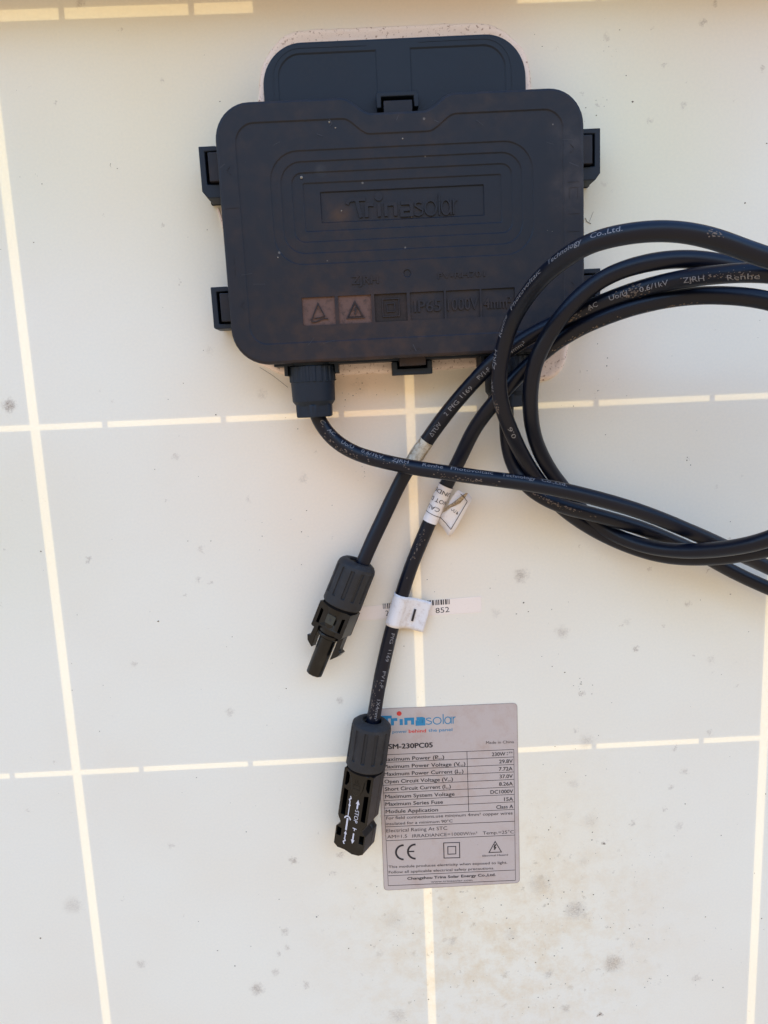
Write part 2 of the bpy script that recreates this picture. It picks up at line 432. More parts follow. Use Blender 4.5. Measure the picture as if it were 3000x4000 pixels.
K(dn.outputs['Color'], dsb.inputs[0])
wv = N('ShaderNodeVectorMath'); wv.operation = 'ADD'; K(mm_.outputs[0], wv.inputs[0]); K(dsb.outputs[0], wv.inputs[1])


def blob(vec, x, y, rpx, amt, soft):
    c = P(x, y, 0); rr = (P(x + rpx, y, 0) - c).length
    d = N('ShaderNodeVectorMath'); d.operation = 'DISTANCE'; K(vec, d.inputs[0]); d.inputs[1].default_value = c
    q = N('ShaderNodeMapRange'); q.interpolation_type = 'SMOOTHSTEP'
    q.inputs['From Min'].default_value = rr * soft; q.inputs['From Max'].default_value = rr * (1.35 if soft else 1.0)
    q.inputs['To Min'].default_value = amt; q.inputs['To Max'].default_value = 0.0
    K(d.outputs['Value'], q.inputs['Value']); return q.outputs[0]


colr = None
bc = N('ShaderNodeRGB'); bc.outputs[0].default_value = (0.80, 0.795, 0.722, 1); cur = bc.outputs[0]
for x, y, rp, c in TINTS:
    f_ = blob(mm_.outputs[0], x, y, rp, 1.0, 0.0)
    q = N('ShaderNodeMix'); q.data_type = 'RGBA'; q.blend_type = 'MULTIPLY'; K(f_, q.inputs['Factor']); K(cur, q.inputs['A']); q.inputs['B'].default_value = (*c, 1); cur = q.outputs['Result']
# soft patchy ageing
n1 = N('ShaderNodeTexNoise'); n1.inputs['Scale'].default_value = 0.012; n1.inputs['Detail'].default_value = 3; K(mm_.outputs[0], n1.inputs['Vector'])
r1 = N('ShaderNodeMapRange'); r1.inputs['From Min'].default_value = .4; r1.inputs['From Max'].default_value = .7; K(n1.outputs[0], r1.inputs['Value'])
q = N('ShaderNodeMix'); q.data_type = 'RGBA'; q.blend_type = 'MULTIPLY'; K(r1.outputs[0], q.inputs['Factor']); K(cur, q.inputs['A']); q.inputs['B'].default_value = (.985, .965, .95, 1); cur = q.outputs['Result']
# mould and splash marks
acc = None
for x, y, rp, a in MARKS:
    f_ = blob(wv.outputs[0], x, y, rp * 1.1, a * 1.05, 0.1)
    if acc is None: acc = f_
    else:
        ad = N('ShaderNodeMath'); ad.operation = 'ADD'; K(acc, ad.inputs[0]); K(f_, ad.inputs[1]); acc = ad.outputs[0]
nb = N('ShaderNodeTexNoise'); nb.inputs['Scale'].default_value = 1.3; nb.inputs['Detail'].default_value = 6; nb.inputs['Roughness'].default_value = .7; K(mm_.outputs[0], nb.inputs['Vector'])
rb = N('ShaderNodeMapRange'); rb.inputs['From Min'].default_value = .34; rb.inputs['From Max'].default_value = .60; rb.inputs['To Min'].default_value = .2; rb.inputs['To Max'].default_value = 1.15; K(nb.outputs[0], rb.inputs['Value'])
ml = N('ShaderNodeMath'); ml.operation = 'MULTIPLY'; ml.use_clamp = True; K(acc, ml.inputs[0]); K(rb.outputs[0], ml.inputs[1])
q = N('ShaderNodeMix'); q.data_type = 'RGBA'; K(ml.outputs[0], q.inputs['Factor']); K(cur, q.inputs['A']); q.inputs['B'].default_value = (.35, .295, .25, 1); cur = q.outputs['Result']


def speckle(scale, frac, smax, colr_, strength, lowmask=None):
    global cur
    vo = N('ShaderNodeTexVoronoi'); vo.inputs['Scale'].default_value = scale; K(wv.outputs[0], vo.inputs['Vector'])
    vs = N('ShaderNodeSeparateColor'); K(vo.outputs['Color'], vs.inputs[0])
    gt = N('ShaderNodeMath'); gt.operation = 'GREATER_THAN'; gt.inputs[1].default_value = 1 - frac; K(vs.outputs[0], gt.inputs[0])
    sz = N('ShaderNodeMath'); sz.operation = 'MULTIPLY'; sz.inputs[1].default_value = smax; K(vs.outputs[1], sz.inputs[0])
    mr = N('ShaderNodeMapRange'); mr.interpolation_type = 'SMOOTHSTEP'; mr.inputs['From Min'].default_value = 0; K(sz.outputs[0], mr.inputs['From Max'])
    mr.inputs['To Min'].default_value = strength; mr.inputs['To Max'].default_value = 0; K(vo.outputs['Distance'], mr.inputs['Value'])
    m = N('ShaderNodeMath'); m.operation = 'MULTIPLY'; K(gt.outputs[0], m.inputs[0]); K(mr.outputs[0], m.inputs[1]); fac = m.outputs[0]
    if lowmask is not None:
        m2 = N('ShaderNodeMath'); m2.operation = 'MULTIPLY'; K(fac, m2.inputs[0]); K(lowmask, m2.inputs[1]); fac = m2.outputs[0]
    q = N('ShaderNodeMix'); q.data_type = 'RGBA'; K(fac, q.inputs['Factor']); K(cur, q.inputs['A']); q.inputs['B'].default_value = (*colr_, 1); cur = q.outputs['Result']


speckle(0.085, .20, .16, (.36, .30, .24), .34)
speckle(0.21, .10, .20, (.30, .24, .18), .5)
mk = blob(mm_.outputs[0], 1950, 3650, 950, 1.0, 0.0)
speckle(0.13, .6, .34, (.40, .33, .24), .55, mk)
speckle(0.30, .55, .32, (.28, .23, .16), .75, mk)
# streaky brown film in the dirty area low on the right
ns = N('ShaderNodeTexNoise'); ns.inputs['Scale'].default_value = 0.085; ns.inputs['Detail'].default_value = 8; ns.inputs['Roughness'].default_value = .75; K(mm_.outputs[0], ns.inputs['Vector'])
rs = N('ShaderNodeMapRange'); rs.inputs['From Min'].default_value = .44; rs.inputs['From Max'].default_value = .68; rs.inputs['To Max'].default_value = .8; K(ns.outputs[0], rs.inputs['Value'])
ms = N('ShaderNodeMath'); ms.operation = 'MULTIPLY'; K(rs.outputs[0], ms.inputs[0]); K(mk, ms.inputs[1])
q = N('ShaderNodeMix'); q.data_type = 'RGBA'; K(ms.outputs[0], q.inputs['Factor']); K(cur, q.inputs['A']); q.inputs['B'].default_value = (.70, .58, .40, 1); cur = q.outputs['Result']
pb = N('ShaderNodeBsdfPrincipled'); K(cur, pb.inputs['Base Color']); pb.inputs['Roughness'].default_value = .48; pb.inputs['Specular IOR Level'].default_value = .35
bn = N('ShaderNodeTexNoise'); bn.inputs['Scale'].default_value = .04; bn.inputs['Detail'].default_value = 2; K(mm_.outputs[0], bn.inputs['Vector'])
bp = N('ShaderNodeBump'); bp.inputs['Strength'].default_value = .25; bp.inputs['Distance'].default_value = .0015; K(bn.outputs[0], bp.inputs['Height']); K(bp.outputs[0], pb.inputs['Normal'])
tl = N('ShaderNodeBsdfTranslucent')
tcx = N('ShaderNodeMix'); tcx.data_type = 'RGBA'; tcx.blend_type = 'MULTIPLY'; tcx.inputs['Factor'].default_value = 1; K(cur, tcx.inputs['A']); tcx.inputs['B'].default_value = (1.0, .70, .34, 1)
# mottled light through the encapsulant
nm = N('ShaderNodeTexNoise'); nm.inputs['Scale'].default_value = .9; nm.inputs['Detail'].default_value = 5; K(mm_.outputs[0], nm.inputs['Vector'])
rm = N('ShaderNodeMapRange'); rm.inputs['From Min'].default_value = .3; rm.inputs['From Max'].default_value = .7; rm.inputs['To Min'].default_value = .82; rm.inputs['To Max'].default_value = 1.15; K(nm.outputs[0], rm.inputs['Value'])
vsn = N('ShaderNodeVectorMath'); vsn.operation = 'SCALE'; K(tcx.outputs['Result'], vsn.inputs[0]); K(rm.outputs[0], vsn.inputs['Scale']); K(vsn.outputs[0], tl.inputs['Color'])
ms_ = N('ShaderNodeMixShader'); ms_.inputs[0].default_value = .125
K(pb.outputs[0], ms_.inputs[1]); K(tl.outputs[0], ms_.inputs[2]); K(ms_.outputs[0], out.inputs['Surface'])

# ------------------------------------------------------------------ the solar panel
PX, PY = 160.0, 158.5
X0, X1 = -2 * PX - 14, 4 * PX + 14
Y1, Y0 = PY + 31, -9 * PY - 22
panel = thing('photovoltaic_module', 'white solar panel back sheet with pale bright lines between its cells, filling the background', 'solar panel', (0, 0, 0))
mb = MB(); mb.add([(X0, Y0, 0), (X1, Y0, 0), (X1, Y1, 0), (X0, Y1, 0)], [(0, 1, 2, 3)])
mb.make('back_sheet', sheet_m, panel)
cell_me = None
for i in range(-2, 4):
    for j in range(-9, 1):
        cx, cy = i * PX + PX / 2, j * PY + PY / 2
        if cell_me is None:
            mb = MB(); mb.box(-78.0, 78.0, -77.95, 77.95, -0.75, -0.55)
            c = mb.make('solar_cell', CELLM, None, origin=(0, 0, 0)); ROOTS.remove(c); cell_me = c.data
        else:
            c = bpy.data.objects.new('solar_cell', cell_me); col.objects.link(c)
        c.parent = panel; c.location = (cx * .001, cy * .001, 0)
# tinned ribbons bridge each gap between the cells of a string, three to a cell
rib_me = None
for i in range(-2, 4):
    for j in range(-8, 2):
        for fx in (.177, .500, .823):
            if rib_me is None:
                mb = MB(); mb.box(-1.15, 1.15, -4.2, 4.2, -0.4, -0.2)
                c = mb.make('busbar_ribbon', SOLDER, None, origin=(0, 0, 0)); ROOTS.remove(c); rib_me = c.data
            else:
                c = bpy.data.objects.new('busbar_ribbon', rib_me); col.objects.link(c)
            c.parent = panel; c.location = ((i * PX + 2 + 156 * fx) * .001, j * PY * .001, 0)
mb = MB(); mb.box(X0 + 14, 104.0, PY + 2.9, PY + 24, -0.75, -0.55); mb.box(208.0, X1 - 14, PY + 2.9, PY + 24, -0.75, -0.55)  # bus strips, widened to the frame to block sun glow from the margin
mb.box(104.0, 208.0, PY - 2.0, PY + 24, -0.54, -0.45); mb.box(150.0, 170.0, 100, PY - 2.0, -0.54, -0.45)
mb.make('bus_strip_light_block', STRIP, panel)
mb = MB(); mb.box(X0, X1, Y0, Y1, -4.4, -1.2); mb.make('front_glass', glass, panel)
# frame rails: wall, glass lip and inward flange behind
def rail(pts, name):
    mb = MB()
    for a in pts: mb.box(*a)
    mb.make(name, ALU, panel, bevel=.4)
rail([(X0 - 3, X1 + 3, Y1 + .2, Y1 + 2, -6, 34), (X0 - 3, X1 + 3, Y1 - 14, Y1 + .1, 32, 34), (X0 - 3, X1 + 3, Y1 - 9, Y1 + .1, -6.2, -4.6), (X0 - 3, X1 + 3, Y1 - 8, Y1 + .1, .3, 1.8)], 'frame_rail')
rail([(X0 - 3, X1 + 3, Y0 - 2, Y0 - .2, -6, 34), (X0 - 3, X1 + 3, Y0 - .1, Y0 + 19, 32, 34), (X0 - 3, X1 + 3, Y0 - .1, Y0 + 9, -6.2, -4.6)], 'frame_rail')
rail([(X0 - 5, X0 - 3.1, Y0 - 2, Y1 + 2, -6, 34), (X0 - 3.0, X0 + 16, Y0, Y1 - 19.2, 32.2, 33.8), (X0 - 3, X0 + 9, Y0, Y1 - 9.2, -6.2, -4.6)], 'frame_rail')
rail([(X1 + 3.1, X1 + 5, Y0 - 2, Y1 + 2, -6, 34), (X1 - 16, X1 + 3.0, Y0, Y1 - 19.2, 32.2, 33.8), (X1 - 9, X1 + 3, Y0, Y1 - 9.2, -6.2, -4.6)], 'frame_rail')
# fine grit stuck to the sheet
mb = MB(); rnd = random.Random(3)
def flake(x, y, r):
    n = rnd.randint(5, 7); a0 = rnd.random() * 6; st = rnd.uniform(.5, 1)
    mb.add([(x + r * rnd.uniform(.6, 1.1) * math.cos(a0 + 6.283 * k / n), y + st * r * rnd.uniform(.6, 1.1) * math.sin(a0 + 6.283 * k / n), .05) for k in range(n)] + [(x, y, .05 + r * .5)],
           [(k, (k + 1) % n, n) for k in range(n)])
for k in range(130): flake(rnd.uniform(-10, 315), rnd.uniform(-250, 165), rnd.choice([.12, .16, .2, .28]))
for k in range(240):
    q = P(rnd.gauss(2000, 430), rnd.gauss(3500, 330)); flake(q.x, q.y, rnd.choice([.12, .18, .25, .38]))
for cxp, cyp, sp, n_ in ((1235, 1545, 12, 12), (2680, 1800, 10, 7), (2270, 2680, 25, 12), (437, 648, 5, 4), (150, 700, 10, 3), (2540, 3830, 15, 10), (1250, 1500, 60, 25), (2300, 1500, 60, 14), (2330, 410, 30, 8), (2390, 160, 40, 8), (1410, 1500, 60, 22), (2480, 3640, 40, 14), (1420, 1850, 15, 8), (1080, 2070, 60, 5)):
    for k in range(n_):
        q = P(rnd.gauss(cxp, sp), rnd.gauss(cyp, sp)); flake(q.x, q.y, rnd.choice([.12, .2, .3]))
# the dark bits one can pick out singly
for px_, py_, r_ in ((1297, 2425, .5), (657, 1560, .3), (843, 1620, .35), (716, 1497, .3), (618, 2426, .55), (132, 947, .3), (2471, 397, .45), (158, 3665, .5), (2359, 3296, .5), (2343, 3962, .6), (980, 3696, .35), (2853, 2321, .5), (2155, 2380, .3), (2045, 2354, .4), (2064, 2389, .35), (2017, 2398, .4), (2157, 2603, .3), (918, 3773, .4), (850, 3713, .4), (734, 2113, .3), (824, 2113, .3), (2446, 295, .3), (160, 2154, .4), (2910, 793, .4), (2995, 560, .4)):
    q = P(px_, py_); flake(q.x, q.y, r_)
g = mb.make('grit', DIRT, panel); g['kind'] = 'stuff'
g['label'] = 'tiny dark grit flecks scattered on the white sheet'

# ------------------------------------------------------------------ junction box
BX, BY = 159.0, 69.5
box = thing('junction_box', 'black plastic junction box with embossed lid and side clips glued to the white sheet', 'junction box', (BX, BY, 0), R(0.45))
ZL = 22.0


def lid_outline(x0, y0, x1, y1, rb, rt, nx0, nx1, nx2, nx3, ny):
    o = []
    o += arc(x0 + rb, y0 + rb, rb, rb, 180, 270, 10)
    o += arc(x1 - rb, y0 + rb, rb, rb, 270, 360, 10)
    o += arc(x1 - rt, y1 - rt, rt, rt, 0, 90, 10)
    o += scurve(nx3, y1, nx2, ny, 10) + scurve(nx1, ny, nx0, y1, 10)
    o += arc(x0 + rt, y1 - rt, rt, rt, 90, 180, 10)
    return o


lo = lid_outline(89.6, 21.6, 228.3, 117.6, 14, 13.2, 137.5, 148.6, 167.8, 179.2, 111.9)
ridge = lid_outline(96.8, 29.1, 220.6, 110.3, 7.0, 7.5, 137.6, 147.6, 169.3, 180.0, 104.6)
lid = MB()
lid.wall(offset(lo, .8), 15.8, 16.4, -.5)
lid.flat(offset(lo, .8), [], 15.8)
a = lid.wall(offset(lo, .3), 16.4, 16.9, -.3)
lid.wall(lo, 16.9, 20.9)
b_ = lid.wall(lo, 20.9, 21.65, .3)
c_ = offset(lo, 1.1)
n = len(lo); lid.add([(p[0], p[1], 21.65) for p in b_] + [(p[0], p[1], ZL) for p in c_], [(i, (i + 1) % n, n + (i + 1) % n, n + i) for i in range(n)])
lid.flat(c_, [ridge], ZL)
S1 = .42; IN = .5
r_in = lid.wall(ridge, ZL, ZL - S1, IN)
rects = [rrect(108.8, 58.4, 208.9, 99.9, 11), rrect(112.6, 62.5, 204.8, 96.1, 8), rrect(116.7, 66.7, 201.0, 92.2, 4.2), rrect(120.9, 70.6, 196.9, 88.5, .8, 3), rrect(127.3, 73.7, 190.2, 85.1, .4, 3)]
tiles = [(117.8, 130.6), (131.9, 144.8), (146.0, 158.7), (159.9, 173.2), (174.0, 187.2), (187.9, 200.9)]
tl_ = [rrect(a0, 35.7, a1, 46.3, .15, 2) for a0, a1 in tiles]
circ = arc(159.3, 53.5, 1.55, 1.55, 0, 342, 19)
lid.flat(r_in, [rects[0]] + tl_ + [circ], ZL - S1)
z = ZL - S1
for k, rc in enumerate(rects):
    dz = .36 if k < 4 else .55
    inn = lid.wall(rc, z, z - dz, .45 if k < 4 else .4); z -= dz
    lid.flat(inn, [rects[k + 1]] if k < 4 else [], z)
ztext = z
for t in tl_: lid.wall(t, ZL - S1, ZL - S1 - .75)
lid.wall(circ, ZL - S1, ZL - S1 - .4, .35); lid.flat(offset(circ, .35), [], ZL - S1 - .4)
lid_o = lid.make('lid', LID, box, smooth=True, angle=28)

# symbol tiles, each a recessed plate with its raised sign
ZT = ZL - S1 - .75


def tri(cx, cy, w, h, up=0): return [(cx - w / 2, cy - h / 2), (cx + w / 2, cy - h / 2), (cx, cy + h / 2)]


def bolt(mb, cx, cy, s, z0, z1):
    pts = [(.10, .5), (-.20, .02), (-.02, .02), (-.10, -.28), (-.18, -.26), (-.07, -.5), (.14, -.3), (.05, -.29), (.22, .14), (.0, .14), (.24, .5)]
    mb.prism([(cx + p[0] * s, cy + p[1] * s) for p in pts], z0, z1)


for k, (a0, a1) in enumerate(tiles):
    mb = MB(); mb.add([(a0, 35.7, ZT), (a1, 35.7, ZT), (a1, 46.3, ZT), (a0, 46.3, ZT)], [(0, 1, 2, 3)])
    m_ = DUSTY if k < 2 else (HALFD if k == 2 else LID)
    pl = mb.make('symbol_plate', m_, lid_o)
    if k < 3: pl['label'] = ['rusty pink dusted plate with bent triangle', 'pinkish dusted plate with lightning triangle', 'half dusted plate with double square'][k]
    cx = (a0 + a1) / 2; mb = MB(); zt = ZT + .04
    if k == 0:
        stroke(mb, [(cx + 2.2, 38.9), (cx - .2, 43.9), (cx - 3.2, 37.5)], .42, zt, zt + .45)
        stroke(mb, [(cx - 3.2, 37.3)] + [(cx - 3.2 + 6.6 * t, 37.2 + .75 * t + .35 * math.sin(t * 6.3) * -1) for t in [i / 10 for i in range(1, 11)]], .42, zt + .01, zt + .46)
        stroke(mb, [(cx - 2.0, 38.3), (cx + .6, 38.6), (cx + 2.4, 39.2)], .3, zt + .02, zt + .42)
    elif k == 1:
        stroke(mb, tri(cx, 40.9, 6.6, 6.2), .42, zt, zt + .45, True); stroke(mb, tri(cx, 40.75, 5.2, 4.9), .16, zt + .01, zt + .35, True)
        bolt(mb, cx, 40.5, 3.4, zt, zt + .45)
    elif k == 2:
        stroke(mb, [(cx - 3.2, 37.7), (cx + 3.2, 37.7), (cx + 3.2, 44.3), (cx - 3.2, 44.3)], .35, zt, zt + .4, True)
        stroke(mb, [(cx - 1.5, 39.5), (cx + 1.5, 39.5), (cx + 1.5, 42.6), (cx - 1.5, 42.6)], .35, zt, zt + .4, True)
    else:
        s_, w_, x_0, cap_ = [('IP65', 10.4, a0 + 1.6, 4.4), ('1000V', 11.9, a0 + .6, 4.4), ('4mm²', 10.6, a0 + 1.0, 4.2)][k - 3]
        v, f = text_fit(s_, w_, cap_)
        for e_ in (-.09, .09): lay(mb, v, f, (x_0 + e_, 38.8), (x_0 + 1, 38.8), zt, .5 + e_ * .1)
    mb.make('raised_sign', LID, lid_o)

# raised lettering on the lid
def emboss(s, x, y, w, cap, z, h, bold=0.0):
    mb = MB(); v, f = text_fit(s, w, cap, bold=bold)
    for e_ in (-.08, .08): lay(mb, v, f, (x + e_, y), (x + 1 + e_, y), z + .02, h + e_ * .1)
    return mb.make('raised_lettering', LID, lid_o)
zp = ZL - S1
emboss('ZJRH', 137.6, 50.3, 10.3, 3.0, zp, .34)
emboss('PV-RH701', 171.0, 50.9, 18.4, 2.0, zp, .3)


def logo(mb, x, y, w, h, z0, z1, bold_w, thin_w, part, dz=0.0):
    """wordmark drawn with strokes; h = height of the capital, letter box widths follow the printed sign"""
    zi = [0]
    def S(pts, lw, closed=False):
        zi[0] += 1; e = zi[0] * .006
        stroke(mb, [(x + p[0] * w, y + p[1] * h) for p in pts], lw, z0 + e if z1 is None else z0, None if z1 is None else z1 + e, closed)
    xb = .74                                   # x-height
    if part in ('bold', 'all'):
        bx = bold_w
        S([(-.005, .72), (.012, .88), (.035, .93), (.165, .93)], bx)              # T arm with its curved left end
        S([(.088, .90), (.100, .5), (.120, .06)], bx)
        S([(.172, .06), (.172, .64), (.20, .66), (.238, .66)], bx)                  # r
        S([(.288, .06), (.288, .68)], bx)                                          # i
        S([(.350, .06), (.350, .64), (.438, .64), (.438, .06)], bx)                # n
        S([(.490, .66), (.565, .66), (.585, .60), (.585, .08), (.497, .08), (.497, .34), (.575, .36)], bx)   # a
    if part in ('thin', 'all'):
        t = thin_w
        S([(.682, .62), (.655, .68), (.625, .64), (.622, .50), (.655, .38), (.688, .27), (.683, .10), (.650, .02), (.612, .08)], t)  # s
        S([(x_, y_) for x_, y_ in arc(.762, .36, .052, .35, 0, 345, 22)], t, True)   # o
        S([(.842, .0), (.842, 1.02)], t)                                            # l
        S([(x_, y_) for x_, y_ in arc(.902, .36, .040, .35, 0, 345, 22)], t, True)   # a bowl
        S([(.947, .0), (.947, .72)], t)
        S([(.972, .0), (.972, .72)], t); S([(.972, .50), (.985, .64), (1.005, .70)], t)   # r
    if part in ('dot',):
        mb.prism([(x + .288 * w + .45 * bold_w / .5 * math.cos(a_) * .62, y + 1.02 * h + .45 * bold_w / .5 * math.sin(a_) * .62) for a_ in [6.2832 * i / 20 for i in range(20)]], z0, z0 + .02 if z1 is None else z1)


mb = MB(); logo(mb, 137.6, 74.7, 41.8, 7.6, ztext + .02, ztext + .55, 1.3, .55, 'all'); logo(mb, 137.6, 74.7, 41.8, 7.6, ztext + .02, ztext + .5, 2.8, .5, 'dot')
mb.make('raised_wordmark', LID, lid_o)
# small arrows moulded on the rim
mb = MB()
for px_, py_, dx in ((93.0, 93.8, 1), (94.2, 44.5, 1), (224.5, 96, -1), (224.3, 46.0, -1)):
    stroke(mb, [(px_ + 1.4 * dx, py_ + 1.5), (px_, py_), (px_ + 1.4 * dx, py_ - 1.5)], .25, ZL + .01, ZL + .16)
for yy in (84, 72.5, 66): stroke(mb, [(222.0, yy), (226.2, yy)], .25, ZL + .01, ZL + .14)
stroke(mb, [(222.6, 78), (222.6, 82), (225.8, 82), (225.8, 78)], .25, ZL + .01, ZL + .14)
stroke(mb, [(90.9, 80.2), (97, 80.4)], .2, ZL + .01, ZL + .12)
for yy in (56, 60): stroke(mb, [(93, yy), (93, yy + 2.6)], .25, ZL + .01, ZL + .14)
for xx in (159, 161.5): stroke(mb, [(xx, 24), (xx + .9, 25.3), (xx + 1.8, 24)], .22, ZL + .01, ZL + .14)
mb.make('rim_mark', LID, lid_o)
# pale crumbs on the lid
mb = MB(); rr_ = random.Random(11)
def crumb(x, y, z, r):
    n = 6; mb.add([(x + r * rr_.uniform(.5, 1) * math.cos(6.283 * k / n), y + r * rr_.uniform(.5, 1) * math.sin(6.283 * k / n), z + .02) for k in range(n)] + [(x, y, z + .02 + r * .6)], [(k, (k + 1) % n, n) for k in range(n)])
for k in range(12):
    x, y = rr_.uniform(92, 226), rr_.uniform(24, 115)
    if 107 < x < 210 and 57 < y < 101 or 116 < x < 202 and 34 < y < 47: continue
    crumb(x, y, ZL if not (97 < x < 220 and 30 < y < 104) else ZL - S1, rr_.choice([.07, .1, .14]))
for px_, py_, r_ in ((1178, 690, .8), (1290, 478, .5), (1313, 500, .4), (1575, 545, .4), (1755, 605, .35), (1335, 822, .4), (1086, 1003, .35)):
    q = P(px_, py_, 20.7); q2 = q
    crumb(q.x, q.y, 20.9 if 110 < q.x < 205 and 60 < q.y < 98 else ZL - S1, r_)
mb.make('crumbs', BITS, lid_o)['kind'] = 'stuff'
# fine scratches and a hair on the lid
mb = MB(); rs_ = random.Random(21)
def lidz(x, y): return ZL - S1 if (98 < x < 219 and 30.5 < y < 103.5) else ZL
for pts in ([(1289, 462), (1300, 480), (1291, 490)], [(1745, 608), (1757, 612), (1763, 622)], [(1560, 448), (1552, 470)], [(1700, 470), (1716, 478)], [(1855, 735), (1900, 722)], [(1610, 1345), (1622, 1372)], [(860, 650), (880, 634)], [(1240, 520), (1262, 528)], [(2225, 640), (2262, 655)]):
    q_ = [P(x, y, 22).xy for x, y in pts]; q_ = [(BX + (p.x - BX), p.y) for p in q_]
    if 108 < q_[0][0] < 210 and 58 < q_[0][1] < 100: continue
    stroke(mb, q_, .16, lidz(*q_[0]) + .02)
for k in range(26):
    x, y = rs_.uniform(95, 224), rs_.uniform(25, 108)
    if 106 < x < 212 and 56 < y < 102 or 115 < x < 204 and 33 < y < 48: continue
    a_ = rs_.gauss(.4, .9); l_ = rs_.uniform(1, 5); stroke(mb, [(x, y), (x + l_ * .5 * math.cos(a_), y + l_ * .5 * math.sin(a_) + rs_.uniform(-.2, .2)), (x + l_ * math.cos(a_), y + l_ * math.sin(a_))], .09, lidz(x, y) + .015)
mb.make('scratches', simple('scratch_grey', (.055, .058, .068), .8, .2), lid_o)['kind'] = 'stuff'

# base: shallow body under the lid plus the raised tab above it
bo = offset(lo, 1.6)
bmb = MB(); bmb.wall(bo, 0, 15.9); bmb.flat(bo, [], 15.9)
tab = arc(107.9 + 15.5, 140.8 - 15.5, 15.5, 15.5, 180, 90, 14) + arc(208.6 - 15.5, 140.8 - 15.5, 15.5, 15.5, 90, 0, 14) + [(208.6, 105), (107.9, 105)]
tab = tab[::-1]
ZB = 13.0
well = rrect(150.6, 106.5, 166.8, 118.9, .2, 2)
t1 = offset(tab, .9)
n = len(tab)
bmb.add([(p[0], p[1], 0) for p in tab] + [(p[0], p[1], ZB - .7) for p in tab] + [(p[0], p[1], ZB - .2) for p in offset(tab, .25)] + [(p[0], p[1], ZB) for p in t1],
        [(k * n + i, k * n + (i + 1) % n, (k + 1) * n + (i + 1) % n, (k + 1) * n + i) for k in range(3) for i in range(n)])
pl1 = [(151.7, 106), (151.7, 136.9)] + arc(122.5, 128, 8.9, 8.9, 90, 180, 10) + [(113.6, 106)]
pr1 = [(201.0, 106)] + arc(192.3, 128.4, 8.7, 8.7, 0, 90, 10) + [(164.3, 137.1), (164.3, 106)]
pl1 = pl1[::1]; 
well2 = rrect(152.4, 106.5, 163.4, 118.9, .2, 2)
bmb.flat(t1, [pl1, pr1], ZB)
for pc in (pl1, pr1):
    q2 = bmb.wall(pc, ZB, ZB - .42, .55)
    bmb.flat(q2, [], ZB - .42)
bmb.box(104.5, 213.5, 20.75, 23.3, 0.4, 15.2)
bmb.make('base', BASE, box, smooth=True, angle=30)
# second fine line inside the right pocket edge
mb = MB(); stroke(mb, [(203.0, 119), (203.0, 128.6)] + arc(192.3, 128.4, 10.6, 10.6, 0, 88, 10) + [(168, 138.9)], .22, ZB + .01, ZB + .14)
stroke(mb, [(111.9, 119), (111.9, 128)] + arc(122.5, 128, 10.6, 10.6, 180, 92, 10) + [(148, 138.5)], .22, ZB + .01, ZB + .14)
mb.make('rib_line', BASE, box)

# snap clips round the lid
def clip(poly, floor, tongue, zc=(4, 14.5), zt=(8, 16.2), cut=None, zf=3.0):
    mb = MB(); mb.prism(poly, *zc); fr = mb.make('latch_frame', BASE, box, bevel=.3)
    mb = MB(); mb.box(*floor, .2, zf); mb.make('latch_well', BLACK, fr)
    mb = MB(); mb.box(*tongue, *zt); mb.make('latch_tongue', LID, fr, bevel=.3)
    return fr
for s in (1, -1):
    for (ya, yb, ch) in ((105.0, 86.1, 1), (52.9, 36.7, 0)):
        def X(x): return x if s == 1 else 2 * BX - x + .4
        pts = [(92, ya - 2.4), (89.6, ya - 2.4), (88.0, ya), (81.6, ya), (81.6, yb + (2.6 if ch else .6)), (83.6 if ch else 82.2, yb), (92, yb), (92, yb + (5.0 if ch else 1.9)), (83.8, yb + (5.0 if ch else 1.9)), (83.8, ya - 1.9), (92, ya - 1.9)]
        pts = [(92, ya - 1.0), (89.8, ya - 1.0), (88.0, ya), (81.6, ya)] + pts[4:]
        pts = [(X(p[0]), p[1]) for p in pts]
        if s == -1: pts = pts[::-1]
        fl = sorted((X(82.5), X(92))); tg = sorted((X(85.2), X(91.3)))
        clip(pts, (fl[0], fl[1], yb + .6, ya - 1.2), (tg[0], tg[1], yb + (5.6 if ch else 2.6), ya - 2.7))
# bottom clip
clip([(152.0, 20.4), (152.1, 15.0), (168.3, 15.0), (168.3, 20.4), (166.2, 20.4), (166.2, 17.5), (154.2, 17.5), (154.2, 20.4)], (153.0, 167.5, 15.8, 22.5), (154.9, 165.6, 18.5, 22.6), zc=(3, 13.5), zt=(7, 17.2))
mb = MB(); mb.box(157.2, 163.2, 18.0, 18.45, 9, 15); mb.make('tongue_slot', BLACK, box)
# top clip sits in the notch, on the tab
fr = clip([(150.7, 114.9), (150.7, 120.6), (166.7, 120.6), (166.7, 114.9), (164.9, 114.9), (164.9, 118.9), (152.5, 118.9), (152.5, 114.9)], (150.9, 166.5, 110.8, 119.6), (153.3, 164.2, 111.0, 117.2), zc=(13.3, 16.8), zt=(13.4, 17.6), zf=13.22)

